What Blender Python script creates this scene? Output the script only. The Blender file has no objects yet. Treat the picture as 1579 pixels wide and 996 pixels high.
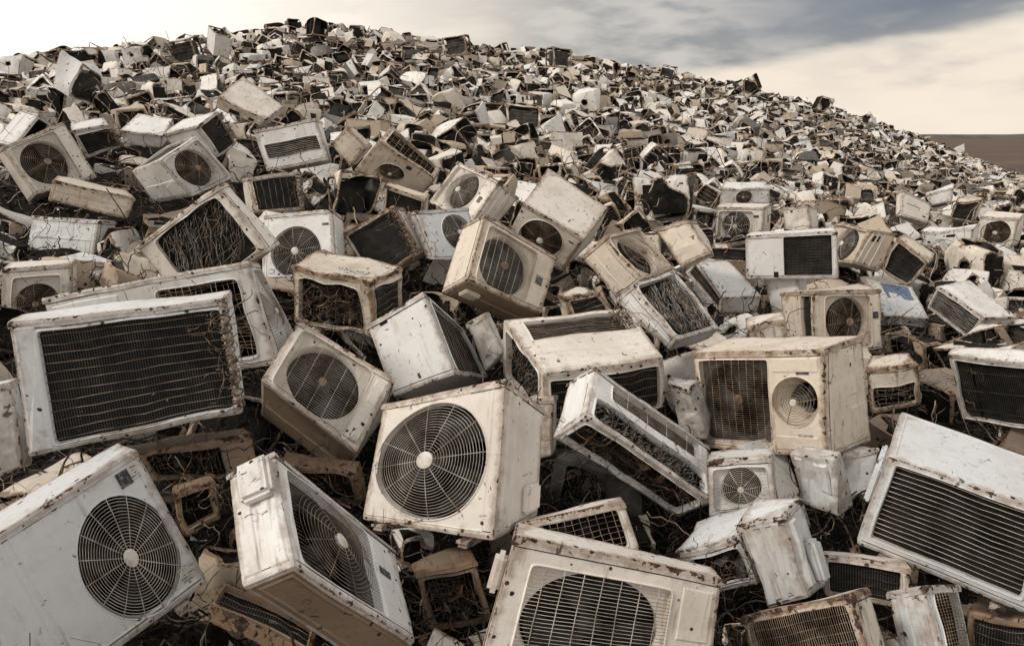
import bpy, bmesh, math, random
import numpy as np
from mathutils import Vector, Matrix, Quaternion, noise

# ------------------------------------------------------------------ camera
scene = bpy.context.scene
COL = scene.collection
CZ = 3.4                                   # camera height above the plain
FPX = 1300.0                               # focal length in pixels of a 1579 px wide picture
PITCH = math.atan((498.0 - 212.0) / FPX)
cam_d = bpy.data.cameras.new('camera'); cam = bpy.data.objects.new('camera', cam_d); COL.objects.link(cam)
cam.location = (0, 0, CZ); cam.rotation_euler = (math.pi / 2 - PITCH, 0, 0)
cam_d.sensor_width = 36; cam_d.lens = 36 * FPX / 1579.0
cam_d.clip_start = 0.05; cam_d.clip_end = 20000
scene.camera = cam
# ------------------------------------------------------------------ light
SUN_EL, SUN_AZ = math.radians(40), math.radians(-112)      # azimuth from +Y towards +X
sun_d = bpy.data.lights.new('sun', 'SUN'); sun = bpy.data.objects.new('sun', sun_d); COL.objects.link(sun)
sun_d.energy = 1.9; sun_d.angle = math.radians(12); sun_d.color = (1.0, 0.93, 0.84)
sdir = Vector((math.sin(SUN_AZ) * math.cos(SUN_EL), math.cos(SUN_AZ) * math.cos(SUN_EL), math.sin(SUN_EL)))
sun.rotation_euler = sdir.to_track_quat('Z', 'Y').to_euler(); sun.location = (0, 0, 30)
scene.view_settings.view_transform = 'Standard'; scene.view_settings.look = 'None'
scene.view_settings.gamma = 1; scene.view_settings.exposure = 0.1
scene.view_settings.use_curve_mapping = False
scene.cycles.max_bounces = 5; scene.cycles.diffuse_bounces = 3; scene.cycles.glossy_bounces = 2

class NT:
    """small helper for writing node trees"""
    def __init__(s, tree): s.t = tree; s.n = tree.nodes; s.l = tree.links
    def new(s, typ, ins=None, **kw):
        nd = s.n.new(typ)
        for k, v in kw.items(): setattr(nd, k, v)
        for k, v in (ins or {}).items(): s.set(nd.inputs[k], v)
        return nd
    def set(s, sock, v):
        if isinstance(v, bpy.types.NodeSocket): s.l.new(v, sock)
        elif isinstance(v, tuple) and len(v) == 3 and sock.type == 'RGBA': sock.default_value = (*v, 1)
        else: sock.default_value = v
    def m(s, op, a, b=None, c=None, clamp=False):
        nd = s.new('ShaderNodeMath', operation=op, use_clamp=clamp)
        for i, v in enumerate((a, b, c)):
            if v is not None: s.set(nd.inputs[i], v)
        return nd.outputs[0]
    def ss(s, v, lo, hi, a=0.0, b=1.0):
        nd = s.new('ShaderNodeMapRange', {'Value': v, 'From Min': lo, 'From Max': hi, 'To Min': a, 'To Max': b}, interpolation_type='SMOOTHSTEP')
        return nd.outputs[0]
    def noise(s, vec, scale, detail=3.0, rough=0.55, dist=0.0, out=0):
        nd = s.new('ShaderNodeTexNoise', {'Vector': vec, 'Scale': scale, 'Detail': detail, 'Roughness': rough, 'Distortion': dist})
        return nd.outputs[out]
    def mix(s, f, a, b, blend='MIX'):
        nd = s.new('ShaderNodeMix', data_type='RGBA', blend_type=blend)
        s.set(nd.inputs[0], f); s.set(nd.inputs[6], a); s.set(nd.inputs[7], b)
        return nd.outputs[2]
    def vmul(s, v, sc):
        nd = s.new('ShaderNodeVectorMath', operation='MULTIPLY'); s.set(nd.inputs[0], v); s.set(nd.inputs[1], sc)
        return nd.outputs[0]
    def vadd(s, v, w):
        nd = s.new('ShaderNodeVectorMath', operation='ADD'); s.set(nd.inputs[0], v); s.set(nd.inputs[1], w)
        return nd.outputs[0]

# ------------------------------------------------------------------ sky (world)
world = bpy.data.worlds.new('World'); scene.world = world; world.use_nodes = True
w = NT(world.node_tree); w.n.clear()
sky = w.new('ShaderNodeTexSky', sky_type='NISHITA', sun_disc=False, sun_elevation=SUN_EL, sun_rotation=SUN_AZ, air_density=1.4, dust_density=3.0)
tc = w.new('ShaderNodeTexCoord').outputs['Generated']
sep = w.new('ShaderNodeSeparateXYZ', {0: tc})
X, Y, Z = sep.outputs
ysafe = w.m('MAXIMUM', Y, 0.05)
u = w.m('DIVIDE', X, ysafe)
hyp = w.m('SQRT', w.m('ADD', w.m('MULTIPLY', X, X), w.m('MULTIPLY', Y, Y)))
v = w.m('DIVIDE', Z, w.m('MAXIMUM', w.m('MULTIPLY', hyp, 1.0), 0.02))
front = w.ss(Y, 0.1, 0.5)
# flattened cloud coordinates: cloud decks are far wider than tall near the horizon
cc = w.vmul(tc, (2.0, 2.0, 7.0))
n1 = w.noise(cc, 1.3, 6, 0.5, 0.1)
n2 = w.noise(w.vadd(cc, (5.2, 1.3, 2.1)), 3.0, 7, 0.52, 0.15)
n3 = w.noise(w.vadd(cc, (1.7, 8.3, 4.0)), 0.9, 4, 0.5)
# the long grey bank that crosses the upper right, its lower edge rising both ways from its belly
edge = w.m('ADD', 0.062, w.m('MULTIPLY', w.m('ABSOLUTE', w.m('SUBTRACT', u, 0.20)), 0.135))
edge = w.m('ADD', edge, w.m('MULTIPLY', w.m('SUBTRACT', n2, 0.5), 0.040))
bank = w.ss(w.m('SUBTRACT', v, edge), -0.004, 0.016)
bank = w.m('MULTIPLY', bank, w.ss(w.m('ADD', u, w.m('MULTIPLY', w.m('SUBTRACT', n2, 0.5), 0.35)), -0.24, 0.14))
bank = w.m('MULTIPLY', bank, w.ss(v, 0.42, 0.22))
deep = w.m('MULTIPLY', bank, w.ss(w.m('ADD', u, w.m('MULTIPLY', w.m('SUBTRACT', n2, 0.5), 0.30)), 0.18, 0.42))
deep = w.m('MULTIPLY', deep, w.ss(w.m('ADD', w.m('SUBTRACT', v, edge), w.m('MULTIPLY', w.m('SUBTRACT', n1, 0.5), 0.05)), 0.0, 0.035))
puff = w.m('MULTIPLY', w.ss(n2, 0.44, 0.60), w.m('MULTIPLY', w.ss(u, 0.30, 0.50), w.ss(v, 0.025, 0.06)))
base = w.mix(w.ss(w.m('ADD', u, w.m('MULTIPLY', n1, 0.3)), -0.55, 0.35), (1.26, 1.20, 1.10), (0.92, 0.80, 0.67))
n4 = w.noise(w.vadd(cc, (3.3, 6.1, 1.0)), 6.5, 6, 0.55, 0.1)
soft = w.m('MULTIPLY', w.ss(n4, 0.42, 0.62), w.ss(u, -0.5, -0.05))
base = w.mix(w.m('MULTIPLY', soft, 0.45), base, (0.74, 0.67, 0.60))
base = w.mix(w.ss(v, 0.0, 0.09), w.mix(0.6, base, (1.02, 0.90, 0.76)), base)
base = w.mix(w.m('MULTIPLY', puff, 0.8), base, (0.60, 0.545, 0.52))
bcol = w.mix(w.ss(w.m('ADD', w.m('MULTIPLY', n2, 0.6), w.m('MULTIPLY', n4, 0.4)), 0.42, 0.58), (0.31, 0.315, 0.325), (0.60, 0.565, 0.53))
base = w.mix(bank, base, bcol)
base = w.mix(w.m('MULTIPLY', deep, 0.9), base, w.mix(w.ss(n1, 0.4, 0.65), (0.155, 0.18, 0.235), (0.27, 0.285, 0.32)))
gen = w.mix(w.ss(n3, 0.35, 0.68), (0.48, 0.485, 0.50), (0.80, 0.77, 0.72))
gen = w.mix(w.ss(v, 1.2, 0.3), gen, (0.98, 0.93, 0.86))       # the deck overhead and behind
gen = w.mix(w.ss(v, -0.15, 0.05), (0.20, 0.16, 0.12), gen)
front2 = w.m('MULTIPLY', front, w.ss(v, 0.6, 0.3))
cloud = w.mix(front2, gen, base)
bg1 = w.new('ShaderNodeBackground', {'Color': sky.outputs[0], 'Strength': 0.10})
bg2 = w.new('ShaderNodeBackground', {'Color': cloud, 'Strength': 1.0})
mx = w.new('ShaderNodeMixShader', {0: 0.9, 1: bg1.outputs[0], 2: bg2.outputs[0]})
w.new('ShaderNodeOutputWorld', {'Surface': mx.outputs[0]})

# ------------------------------------------------------------------ materials
MATS = {}
def material(name):
    m = bpy.data.materials.new(name); m.use_nodes = True; t = NT(m.node_tree); t.n.clear()
    MATS[name] = m
    return m, t
def finish(t, color, rough, metal=0.0, bump=None, bstr=0.3, bdist=0.01, spec=0.5):
    b = t.new('ShaderNodeBsdfPrincipled', {'Base Color': color, 'Roughness': rough, 'Metallic': metal})
    b.inputs['Specular IOR Level'].default_value = spec
    if bump is not None:
        bn = t.new('ShaderNodeBump', {'Height': bump, 'Strength': bstr, 'Distance': bdist})
        t.l.new(bn.outputs[0], b.inputs['Normal'])
    t.new('ShaderNodeOutputMaterial', {'Surface': b.outputs[0]})
    return b

def paint(name, col, wear=1.0, grime=1.0, use_attr=False, chip=1.0, cs=15.0, cr=0.19):
    """old enamelled sheet steel: dirt, run streaks, chips and rust that starts at the folded edges"""
    m, t = material(name)
    oi = t.new('ShaderNodeObjectInfo')
    co = t.new('ShaderNodeTexCoord').outputs['Object']
    off = t.new('ShaderNodeCombineXYZ', {0: t.m('MULTIPLY', oi.outputs['Random'], 37.0), 1: t.m('MULTIPLY', oi.outputs['Random'], 91.0), 2: t.m('MULTIPLY', oi.outputs['Random'], 53.0)})
    p = t.vadd(co, off.outputs[0])
    ed = t.new('ShaderNodeAttribute', attribute_name='edge').outputs['Fac']
    base = col
    if use_attr:
        base = t.new('ShaderNodeAttribute', attribute_name='tint').outputs['Color']
    else:
        br = t.m('ADD', 0.90, t.m('MULTIPLY', oi.outputs['Random'], 0.16))
        base = t.mix(1.0, base, t.new('ShaderNodeCombineXYZ', {0: br, 1: br, 2: br}).outputs[0], 'MULTIPLY')
    nb = t.noise(p, 2.3, 5, 0.6, 0.3)
    nf = t.noise(p, 17.0, 5, 0.65)
    nd = t.noise(p, 6.0, 4, 0.6, 0.8)
    st = t.noise(t.vmul(p, (26, 26, 2.2)), 1.0, 3, 0.6, 0.2)
    st2 = t.noise(t.vmul(p, (3.0, 30, 30)), 1.0, 3, 0.6, 0.2)
    gv = t.m('ADD', 0.55, t.m('MULTIPLY', t.m('FRACT', t.m('MULTIPLY', oi.outputs['Random'], 7.31)), 1.0))
    c = t.mix(t.m('MULTIPLY', t.m('MULTIPLY', t.ss(nb, 0.42, 0.72), gv), 0.42 * grime), base, (0.36, 0.28, 0.20))
    c = t.mix(t.m('MULTIPLY', t.ss(nf, 0.45, 0.75), 0.22 * grime), c, (0.30, 0.25, 0.20))
    c = t.mix(t.m('MULTIPLY', t.ss(st, 0.56, 0.74), t.m('MULTIPLY', t.m('MULTIPLY', t.ss(nd, 0.36, 0.60), gv), 0.75 * grime)), c, (0.22, 0.145, 0.09))
    c = t.mix(t.m('MULTIPLY', t.ss(st2, 0.60, 0.76), 0.30 * grime), c, (0.30, 0.23, 0.17))
    # tan halo along edges, then bare rust
    en = t.m('ADD', ed, t.m('MULTIPLY', t.m('SUBTRACT', nf, 0.5), -0.10))
    halo = t.ss(en, 0.045, 0.0)
    c = t.mix(t.m('MULTIPLY', halo, 0.75 * wear), c, (0.23, 0.145, 0.085))
    en2 = t.m('ADD', ed, t.m('MULTIPLY', t.m('SUBTRACT', t.noise(p, 21.0, 5, 0.7, 0.5), 0.47 + 0.04 / wear), -0.11 * wear))
    patch = t.ss(t.noise(p, 2.6, 4, 0.65), 0.50 - 0.05 * wear, 0.60)
    rust = t.m('MULTIPLY', t.ss(en2, 0.007, 0.001), t.m('ADD', 0.34, t.m('MULTIPLY', patch, 0.66)))
    rust = t.ss(rust, 0.22, 0.5)
    # oval chips, thicker near the edges
    vo = t.new('ShaderNodeTexVoronoi', {'Vector': t.vadd(p, t.vmul(t.noise(p, 9.0, 2, 0.5, 0, 1), (0.05, 0.05, 0.05))), 'Scale': cs, 'Randomness': 1.0})
    gate = t.ss(t.m('SUBTRACT', t.noise(p, 3.1, 3, 0.6), t.m('MULTIPLY', ed, 1.3)), 0.50 - 0.12 * chip, 0.58 - 0.10 * chip)
    rad = t.m('MULTIPLY', gate, t.m('MULTIPLY', cr, t.m('ADD', 0.3, nf)))
    ch = t.ss(vo.outputs['Distance'], t.m('ADD', rad, 0.012), t.m('SUBTRACT', rad, 0.012))
    ch = t.m('MULTIPLY', ch, gate)
    sc_ = t.ss(t.noise(p, 11.0, 6, 0.72, 1.2), 0.625, 0.655)              # scabs
    bare = t.m('MAXIMUM', t.m('MAXIMUM', rust, ch), t.m('MULTIPLY', sc_, 0.85), clamp=True)
    rc = t.mix(t.ss(t.noise(p, 40, 3), 0.40, 0.62), (0.016, 0.011, 0.009), (0.10, 0.055, 0.032))
    c = t.mix(bare, c, rc)
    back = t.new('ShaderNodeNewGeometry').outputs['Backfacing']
    c = t.mix(back, c, t.mix(0.6, rc, (0.035, 0.029, 0.024)))  # inner side darkened: dirt and interior shade put into the colour
    rough = t.m('ADD', 0.46, t.m('MULTIPLY', bare, 0.4))
    rough = t.m('ADD', rough, t.m('MULTIPLY', nb, 0.15))
    hgt = t.m('ADD', t.m('MULTIPLY', nb, 1.0), t.m('ADD', t.m('MULTIPLY', nf, 0.12), t.m('MULTIPLY', bare, -0.25)))
    finish(t, c, rough, 0.0, hgt, 0.65, 0.016)
    return m

P_WHITE = paint('paint_white', (0.725, 0.712, 0.69), 0.8, 0.7)
P_COOL = paint('paint_cool', (0.655, 0.665, 0.665), 0.8, 0.75)
P_CREAM = paint('paint_cream', (0.75, 0.69, 0.62), 0.9, 0.85)
P_TAN = paint('paint_tan', (0.68, 0.59, 0.49), 1.1, 1.1)
P_OLD = paint('paint_old', (0.66, 0.59, 0.50), 1.6, 1.4, chip=1.6)
P_HEAP = paint('paint_heap', (0.7, 0.66, 0.6), 1.5, 1.0, use_attr=True, chip=1.3, cs=11.0, cr=0.22)
P_BROWN = paint('paint_rotten', (0.115, 0.085, 0.06), 1.2, 1.0)
P_UNDER = paint('paint_stain_shade', (0.27, 0.195, 0.135), 1.3, 1.3)  # brown stain plus underside shade put into the paint; some whole casings too

def simple(name, a, b, scale=12.0, rough=0.7, metal=0.0, bump=0.3, lo=0.35, hi=0.65, bdist=0.006, spec=0.5):
    m, t = material(name)
    co = t.new('ShaderNodeTexCoord').outputs['Object']
    n = t.noise(co, scale, 5, 0.62, 0.3)
    finish(t, t.mix(t.ss(n, lo, hi), a, b), rough, metal, t.noise(co, scale * 2.2, 4, 0.6), bump, bdist, spec)
    return m
M_WIRE = simple('wire_light', (0.26, 0.21, 0.16), (0.58, 0.53, 0.46), 9, 0.55)
M_WIREOLD = simple('wire_rusty', (0.10, 0.062, 0.040), (0.36, 0.27, 0.19), 9, 0.7)
M_WIREDARK = simple('wire_dark', (0.015, 0.013, 0.011), (0.10, 0.08, 0.062), 9, 0.6, spec=0.15)
M_HUB = simple('hub_plate', (0.42, 0.37, 0.30), (0.68, 0.64, 0.58), 14, 0.5)
M_HUBRUST = simple('hub_rusty', (0.11, 0.062, 0.036), (0.30, 0.20, 0.13), 22, 0.75)
M_FANG = simple('fan_grey', (0.05, 0.048, 0.045), (0.13, 0.12, 0.11), 7, 0.5, spec=0.15)
M_FAND = simple('fan_dark', (0.012, 0.012, 0.012), (0.04, 0.038, 0.036), 7, 0.5, spec=0.15)
M_DARK = simple('shade_grime_black', (0.006, 0.0055, 0.005), (0.026, 0.022, 0.018), 6, 0.85, spec=0.15)  # near-black grime that also carries the shade of insides and gaps
M_DARKG = simple('shade_grime_grey', (0.026, 0.024, 0.022), (0.075, 0.070, 0.064), 5, 0.6, spec=0.15)  # recess shade and grime put into one grey, also plain dark sheet
M_SILVER = simple('bent_fins', (0.10, 0.095, 0.09), (0.42, 0.40, 0.37), 20, 0.45, 0.3)
M_COPPER = simple('old_copper', (0.045, 0.028, 0.020), (0.30, 0.21, 0.14), 30, 0.5, 0.35)
M_CABLE = simple('cable_black', (0.010, 0.010, 0.009), (0.045, 0.04, 0.036), 9, 0.5, spec=0.15)
M_RUST = simple('rusted_steel', (0.045, 0.028, 0.020), (0.20, 0.115, 0.068), 13, 0.85, spec=0.15)
M_CLOTH = simple('rag_white', (0.30, 0.28, 0.25), (0.60, 0.58, 0.54), 8, 0.85)

def fin_mat(name, axis, dark, light):
    """a block of aluminium fins: fine ribs, bent patches, dust"""
    m, t = material(name)
    oi = t.new('ShaderNodeObjectInfo')
    co = t.new('ShaderNodeTexCoord').outputs['Object']
    p = t.vadd(co, t.new('ShaderNodeCombineXYZ', {0: t.m('MULTIPLY', oi.outputs['Random'], 17.0)}).outputs[0])
    sp = t.new('ShaderNodeSeparateXYZ', {0: t.vadd(co, t.vmul(t.noise(co, 7, 3, 0.6, 0, 1), (0.006, 0.006, 0.006)))})
    s = t.m('SINE', t.m('MULTIPLY', sp.outputs[axis], 2 * math.pi / 0.0115))
    rib = t.ss(s, -0.3, 0.9)
    n = t.noise(p, 4.0, 5, 0.65, 0.5); n2 = t.noise(p, 16.0, 4, 0.6)
    l2 = t.mix(t.ss(n, 0.40, 0.70), light, (0.10, 0.086, 0.072))
    c = t.mix(t.m('MULTIPLY', rib, t.ss(n2, 0.15, 0.6)), dark, l2)
    sp2 = t.noise(p, 26.0, 3, 0.7)
    c = t.mix(t.ss(sp2, 0.70, 0.74), c, (0.42, 0.37, 0.30))
    finish(t, c, 0.62, 0.0, t.m('ADD', t.m('MULTIPLY', rib, 0.6), n2), 0.5, 0.004, 0.15)
    return m
M_FINX = fin_mat('coil_fins', 0, (0.006, 0.006, 0.006), (0.042, 0.039, 0.035))
M_FINY = fin_mat('coil_fins_side', 1, (0.006, 0.006, 0.006), (0.042, 0.039, 0.035))

def sticker_mat():
    m, t = material('sticker')
    co = t.new('ShaderNodeTexCoord').outputs['Object']
    n = t.noise(t.vmul(co, (60, 60, 60)), 1.0, 2, 0.5)
    bars = t.ss(t.m('SINE', t.m('MULTIPLY', t.new('ShaderNodeSeparateXYZ', {0: co}).outputs[2], 520.0)), 0.2, 0.5)
    c = t.mix(t.m('MULTIPLY', t.ss(n, 0.50, 0.56), bars), (0.50, 0.47, 0.42), (0.06, 0.055, 0.05))
    finish(t, c, 0.5)
    return m
M_STICK = sticker_mat()
M_BLACKLAB = simple('black_label', (0.02, 0.02, 0.02), (0.16, 0.16, 0.16), 60, 0.4, lo=0.5, hi=0.6)
M_BLUE = simple('blue_film', (0.07, 0.10, 0.17), (0.20, 0.25, 0.34), 30, 0.4)

def tag(o, label=None, cat=None, group=None, kind=None):
    if label: o['label'] = label
    if cat: o['category'] = cat
    if group: o['group'] = group
    if kind: o['kind'] = kind
    return o

# measured position, rotation, size (m) and bent corners (mm) of the units one can tell apart
POSE = {
'H01': ((-1.693, 3.02, -1.64), (-0.9193, 0.0338, 0.1813, -0.3477), (0.712, 0.316, 0.629), ((12, -13, -14), (-3, 10, 22), (-24, 11, -19), (-4, 6, 11), (13, -9, 0), (5, -1, 8), (-4, 1, -7), (1, 2, 8))),
'H02': ((-1.817, 3.932, -1.08), (0.9875, -0.0353, -0.0432, 0.1472), (0.933, 0.382, 0.587), ((16, -4, 1), (-7, 1, -8), (-16, 1, -23), (-6, 6, 24), (-1, 2, 8), (14, -4, 2), (-7, 1, -6), (3, 1, 10))),
'H03': ((-1.968, 4.746, -1.073), (-0.994, -0.0166, 0.0977, 0.0459), (1.232, 0.294, 0.587), ((4, 7, 27), (2, 3, 13), (-6, -3, -8), (1, 0, -2), (-19, -4, -7), (-52, -18, -45), (19, 3, 2), (53, 11, 13))),
'H04': ((-3.841, 6.766, -1.28), (-0.9857, 0.027, -0.0218, -0.1648), (0.498, 0.351, 0.559), ((18, -11, -25), (7, 0, 16), (-28, 8, -9), (-3, 2, 6), (10, -5, -7), (-5, 5, 22), (-7, 1, -6), (-3, 3, 11))),
'H05': ((-4.254, 8.145, -0.965), (-0.9921, 0.0947, -0.0321, 0.0751), (0.706, 0.298, 0.388), ((13, 2, -3), (11, 1, -14), (-13, -2, -8), (-10, -1, 5), (5, 1, 7), (-2, 0, 21), (-10, -2, -6), (-4, 0, 11))),
'H06': ((-4.162, 8.419, -0.576), (0.9615, 0.0009, 0.1465, 0.2325), (0.692, 0.491, 0.211), ((-8, 4, -2), (23, -14, -1), (-20, 12, 3), (7, -4, -1), (31, -19, -7), (-34, 21, 8), (5, -3, -2), (-11, 7, 3))),
'H07': ((-5.037, 9.29, -0.285), (-0.8768, 0.092, 0.2169, -0.4193), (0.7, 0.284, 0.621), ((-15, 7, -29), (5, 1, 21), (14, -5, 29), (-7, -3, -32), (3, 0, 10), (3, 1, 12), (7, -2, 16), (-5, -2, -26))),
'H08': ((-5.587, 9.896, 0.04), (0.9252, -0.3133, 0.1546, -0.1479), (0.296, 0.251, 0.51), ((9, 10, -16), (9, 11, -19), (-17, -5, -4), (1, -1, 5), (3, -2, 8), (-2, -15, 36), (-14, -4, -3), (0, -7, 16))),
'H09': ((-4.775, 9.894, 0.008), (0.934, 0.2093, -0.1093, 0.2681), (0.387, 0.244, 0.328), ((-6, 18, 16), (-15, -14, -24), (5, -8, -6), (37, -7, 14), (12, 12, 20), (-32, -2, -21), (6, 2, 6), (2, -4, -3))),
'H10': ((-4.482, 10.681, 0.072), (-0.9648, -0.2509, -0.0574, 0.0535), (0.49, 0.415, 0.176), ((-12, -6, -6), (38, 5, 3), (-4, -6, -6), (-28, 0, 2), (22, 5, 4), (-17, 2, 4), (7, 0, -1), (-18, 1, 2))),
'H11': ((-3.517, 9.747, -0.016), (0.8273, 0.0617, -0.2574, 0.4954), (0.337, 0.587, 0.412), ((-6, 3, -4), (1, -2, -1), (9, -2, 9), (-3, -3, -6), (-1, 3, 2), (0, 0, 1), (3, 0, 4), (-2, -2, -5))),
'H12': ((-3.429, 8.817, -0.345), (0.8668, 0.0373, -0.2558, 0.4263), (0.514, 0.686, 0.473), ((-16, 19, 6), (-30, 31, 4), (33, -15, 22), (17, -54, -55), (-6, -12, -25), (-15, 8, -8), (5, 29, 47), (9, -10, -3))),
'H13': ((-3.354, 11.202, 0.414), (0.932, 0.263, 0.2063, -0.1404), (0.675, 0.492, 0.152), ((17, -14, -15), (6, 12, 11), (-19, -27, -26), (-13, 23, 24), (6, 37, 37), (3, -30, -31), (-5, 4, 4), (-4, -3, -3))),
'H14': ((-2.471, 9.754, -0.108), (-0.9922, 0.0488, 0.1078, -0.0399), (0.707, 0.31, 0.476), ((-16, 2, 9), (-24, 1, -4), (16, 1, 13), (18, -2, -11), (-3, 0, 0), (7, -1, -8), (13, 1, 10), (10, -1, -7))),
'H15': ((-2.435, 8.707, -0.57), (0.9482, -0.0727, -0.0486, 0.3054), (0.54, 0.267, 0.38), ((-7, 3, -9), (8, -4, 8), (7, -4, 9), (-8, 4, -9), (-1, 1, 0), (3, -2, 3), (2, -1, 4), (-6, 3, -7))),
'H16': ((-1.814, 9.774, -0.091), (0.9293, 0.0101, -0.3684, -0.0254), (0.277, 0.347, 0.326), ((11, 1, -6), (4, 1, 1), (-14, -4, -8), (0, 2, 11), (4, 1, -1), (-1, 0, 3), (-11, -3, -7), (0, 1, 6))),
'H17': ((-1.142, 8.893, -0.286), (-0.8835, -0.3485, -0.3132, -0.0013), (0.686, 0.245, 0.443), ((-13, 11, 4), (-16, 1, -7), (-29, -60, -64), (9, 67, 61), (41, 28, 42), (9, -47, -35), (5, -13, -9), (7, 8, 10))),
'H18': ((-0.386, 8.723, -0.606), (0.8957, -0.1759, 0.2166, -0.3462), (0.673, 0.353, 0.469), ((20, 17, 8), (13, 10, -1), (-24, -20, -47), (-11, -10, -31), (18, 15, -1), (26, 20, -12), (-19, -15, 15), (-25, -18, 84))),
'H19': ((0.412, 7.813, -0.778), (-0.913, -0.2957, -0.2122, 0.1846), (0.639, 0.563, 0.511), ((24, 4, 0), (-3, 4, 4), (-3, -29, -24), (-39, 14, 17), (-19, 7, 9), (15, -12, -12), (0, -3, -2), (25, 11, 6))),
'H20': ((-0.569, 7.446, -0.851), (-0.8846, 0.2623, 0.0741, -0.3785), (0.58, 0.155, 0.481), ((-17, 26, -26), (-5, 3, 6), (5, 4, -26), (12, -4, -27), (-3, -6, 27), (-3, -1, 13), (7, -23, 48), (8, -11, 8))),
'H21': ((-0.084, 6.129, -0.968), (-0.9117, 0.2548, -0.1969, -0.2552), (0.661, 0.349, 0.531), ((-1, 0, 0), (8, 5, -19), (2, -1, 0), (-8, -6, 23), (0, -9, 18), (3, -2, 0), (-1, 11, -21), (-4, 2, 1))),
'H22': ((-1.096, 7.331, -0.916), (-0.9597, 0.1006, 0.2562, 0.0572), (0.506, 0.268, 0.471), ((-11, -2, 9), (-9, -2, -1), (13, 2, 6), (3, 1, -6), (-2, 0, 0), (5, 1, -8), (10, 2, 5), (3, 1, -6))),
'H23': ((-1.767, 7.125, -0.93), (0.9838, -0.1674, -0.0324, -0.0549), (0.624, 0.266, 0.581), ((17, 2, -2), (-19, -2, 2), (-15, -2, 4), (18, 3, -5), (7, 1, -1), (0, 0, 1), (-12, -2, 3), (7, 1, -2))),
'H24': ((-2.185, 6.047, -0.764), (0.9547, 0.0105, -0.2974, -0.0035), (0.751, 0.292, 0.561), ((8, 1, -2), (-3, -1, -3), (-9, 1, 14), (3, 0, -1), (-5, -1, 1), (-21, -2, 5), (6, 1, 1), (24, 1, -12))),
'H25': ((-1.011, 8.086, -0.597), (0.9789, 0.1397, 0.1237, -0.0837), (0.406, 0.18, 0.233), ((-10, 10, 20), (-1, -8, -14), (19, 1, -1), (3, 2, 3), (-11, -5, -8), (-5, -5, -9), (3, -2, -4), (2, 1, 2))),
'H27': ((-1.167, 5.869, -1.089), (0.9728, 0.0869, 0.0317, -0.2124), (0.686, 0.376, 0.428), ((0, 1, 4), (-2, -3, -3), (-8, -7, -8), (9, 7, 7), (9, 6, 5), (-7, -5, -5), (0, 0, -1), (1, 1, 1))),
'H28': ((-1.092, 4.72, -1.502), (-0.8978, 0.3419, -0.275, -0.0372), (0.645, 0.576, 0.448), ((-33, 3, -7), (-30, -5, 8), (21, -14, 25), (25, 11, -20), (-8, -3, 5), (-11, 4, -8), (13, -10, 19), (1, 15, -27))),
'H29': ((-0.529, 5.333, -1.402), (-0.9435, 0.2316, 0.2228, 0.0808), (0.421, 0.76, 0.496), ((3, -1, 4), (0, -10, 31), (1, -2, 8), (-5, 11, -39), (-6, 5, -18), (-18, 13, -50), (8, -5, 21), (19, -11, 44))),
'H30': ((0.458, 5.206, -1.422), (-0.9778, -0.134, 0.0033, -0.1611), (0.836, 0.671, 0.394), ((0, -1, -1), (-29, 2, -14), (29, -4, 12), (7, -3, -1), (-24, 17, 15), (26, -8, 2), (-8, -4, -12), (7, -4, -3))),
'H31': ((1.115, 5.845, -1.21), (0.8445, -0.4089, -0.1788, 0.2962), (0.468, 0.182, 0.534), ((8, 7, -21), (8, -8, 0), (-12, 10, 2), (-2, 9, -11), (-28, 11, 23), (-8, 1, 9), (24, -28, 7), (9, -8, -2))),
'H32': ((0.932, 6.669, -0.987), (-0.8365, 0.3428, 0.177, -0.3891), (0.53, 0.297, 0.452), ((-6, 15, -16), (-3, 2, 2), (5, -4, -7), (8, -4, -13), (-8, 3, 15), (-4, 2, 7), (3, -12, 19), (4, -7, 2))),
'H33': ((1.606, 7.716, -0.965), (0.9418, -0.1763, -0.2414, -0.1541), (0.311, 0.259, 0.395), ((-29, -21, 49), (-34, -1, -45), (30, 7, 15), (16, 8, -12), (-5, -6, 17), (18, 8, -7), (24, 5, 12), (13, 6, -8))),
'H34': ((2.055, 8.066, -1.404), (-0.9566, -0.2202, -0.0661, -0.1792), (0.425, 0.635, 0.18), ((-22, 6, -7), (-10, 7, 3), (19, -9, 2), (18, -8, 1), (26, -15, -2), (-7, -5, -11), (-25, 24, 13), (-4, 3, 1))),
'H35': ((2.691, 8.073, -1.103), (0.9853, -0.0175, -0.0381, -0.1656), (0.818, 0.366, 0.433), ((-4, -2, -3), (-1, 0, 3), (-8, -1, 11), (14, 3, -12), (14, 4, -4), (-14, -4, 5), (2, 1, 3), (0, -1, -3))),
'H36': ((3.174, 11.637, -1.156), (0.9625, 0.044, -0.0209, -0.2668), (0.672, 0.319, 0.49), ((13, 5, -8), (-4, -2, 1), (0, -2, -6), (-10, -4, 7), (-12, -6, 5), (14, 9, 0), (-5, -3, -1), (1, 2, 3))),
'H37': ((3.46, 12.641, -0.825), (-0.9848, -0.1068, 0.0272, 0.1345), (0.656, 0.299, 0.288), ((-11, -4, -2), (0, -4, -8), (-25, -3, 9), (39, 13, 2), (32, 10, 0), (-35, -11, -1), (3, 3, 4), (2, 1, 0))),
'H38': ((3.964, 11.601, -1.114), (0.9239, -0.0974, -0.0502, -0.3666), (0.377, 0.284, 0.351), ((-1, -1, 4), (-7, -6, 15), (0, 0, 6), (6, 6, -19), (0, 0, -7), (0, 0, -22), (1, 1, 9), (2, 2, 17))),
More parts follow.
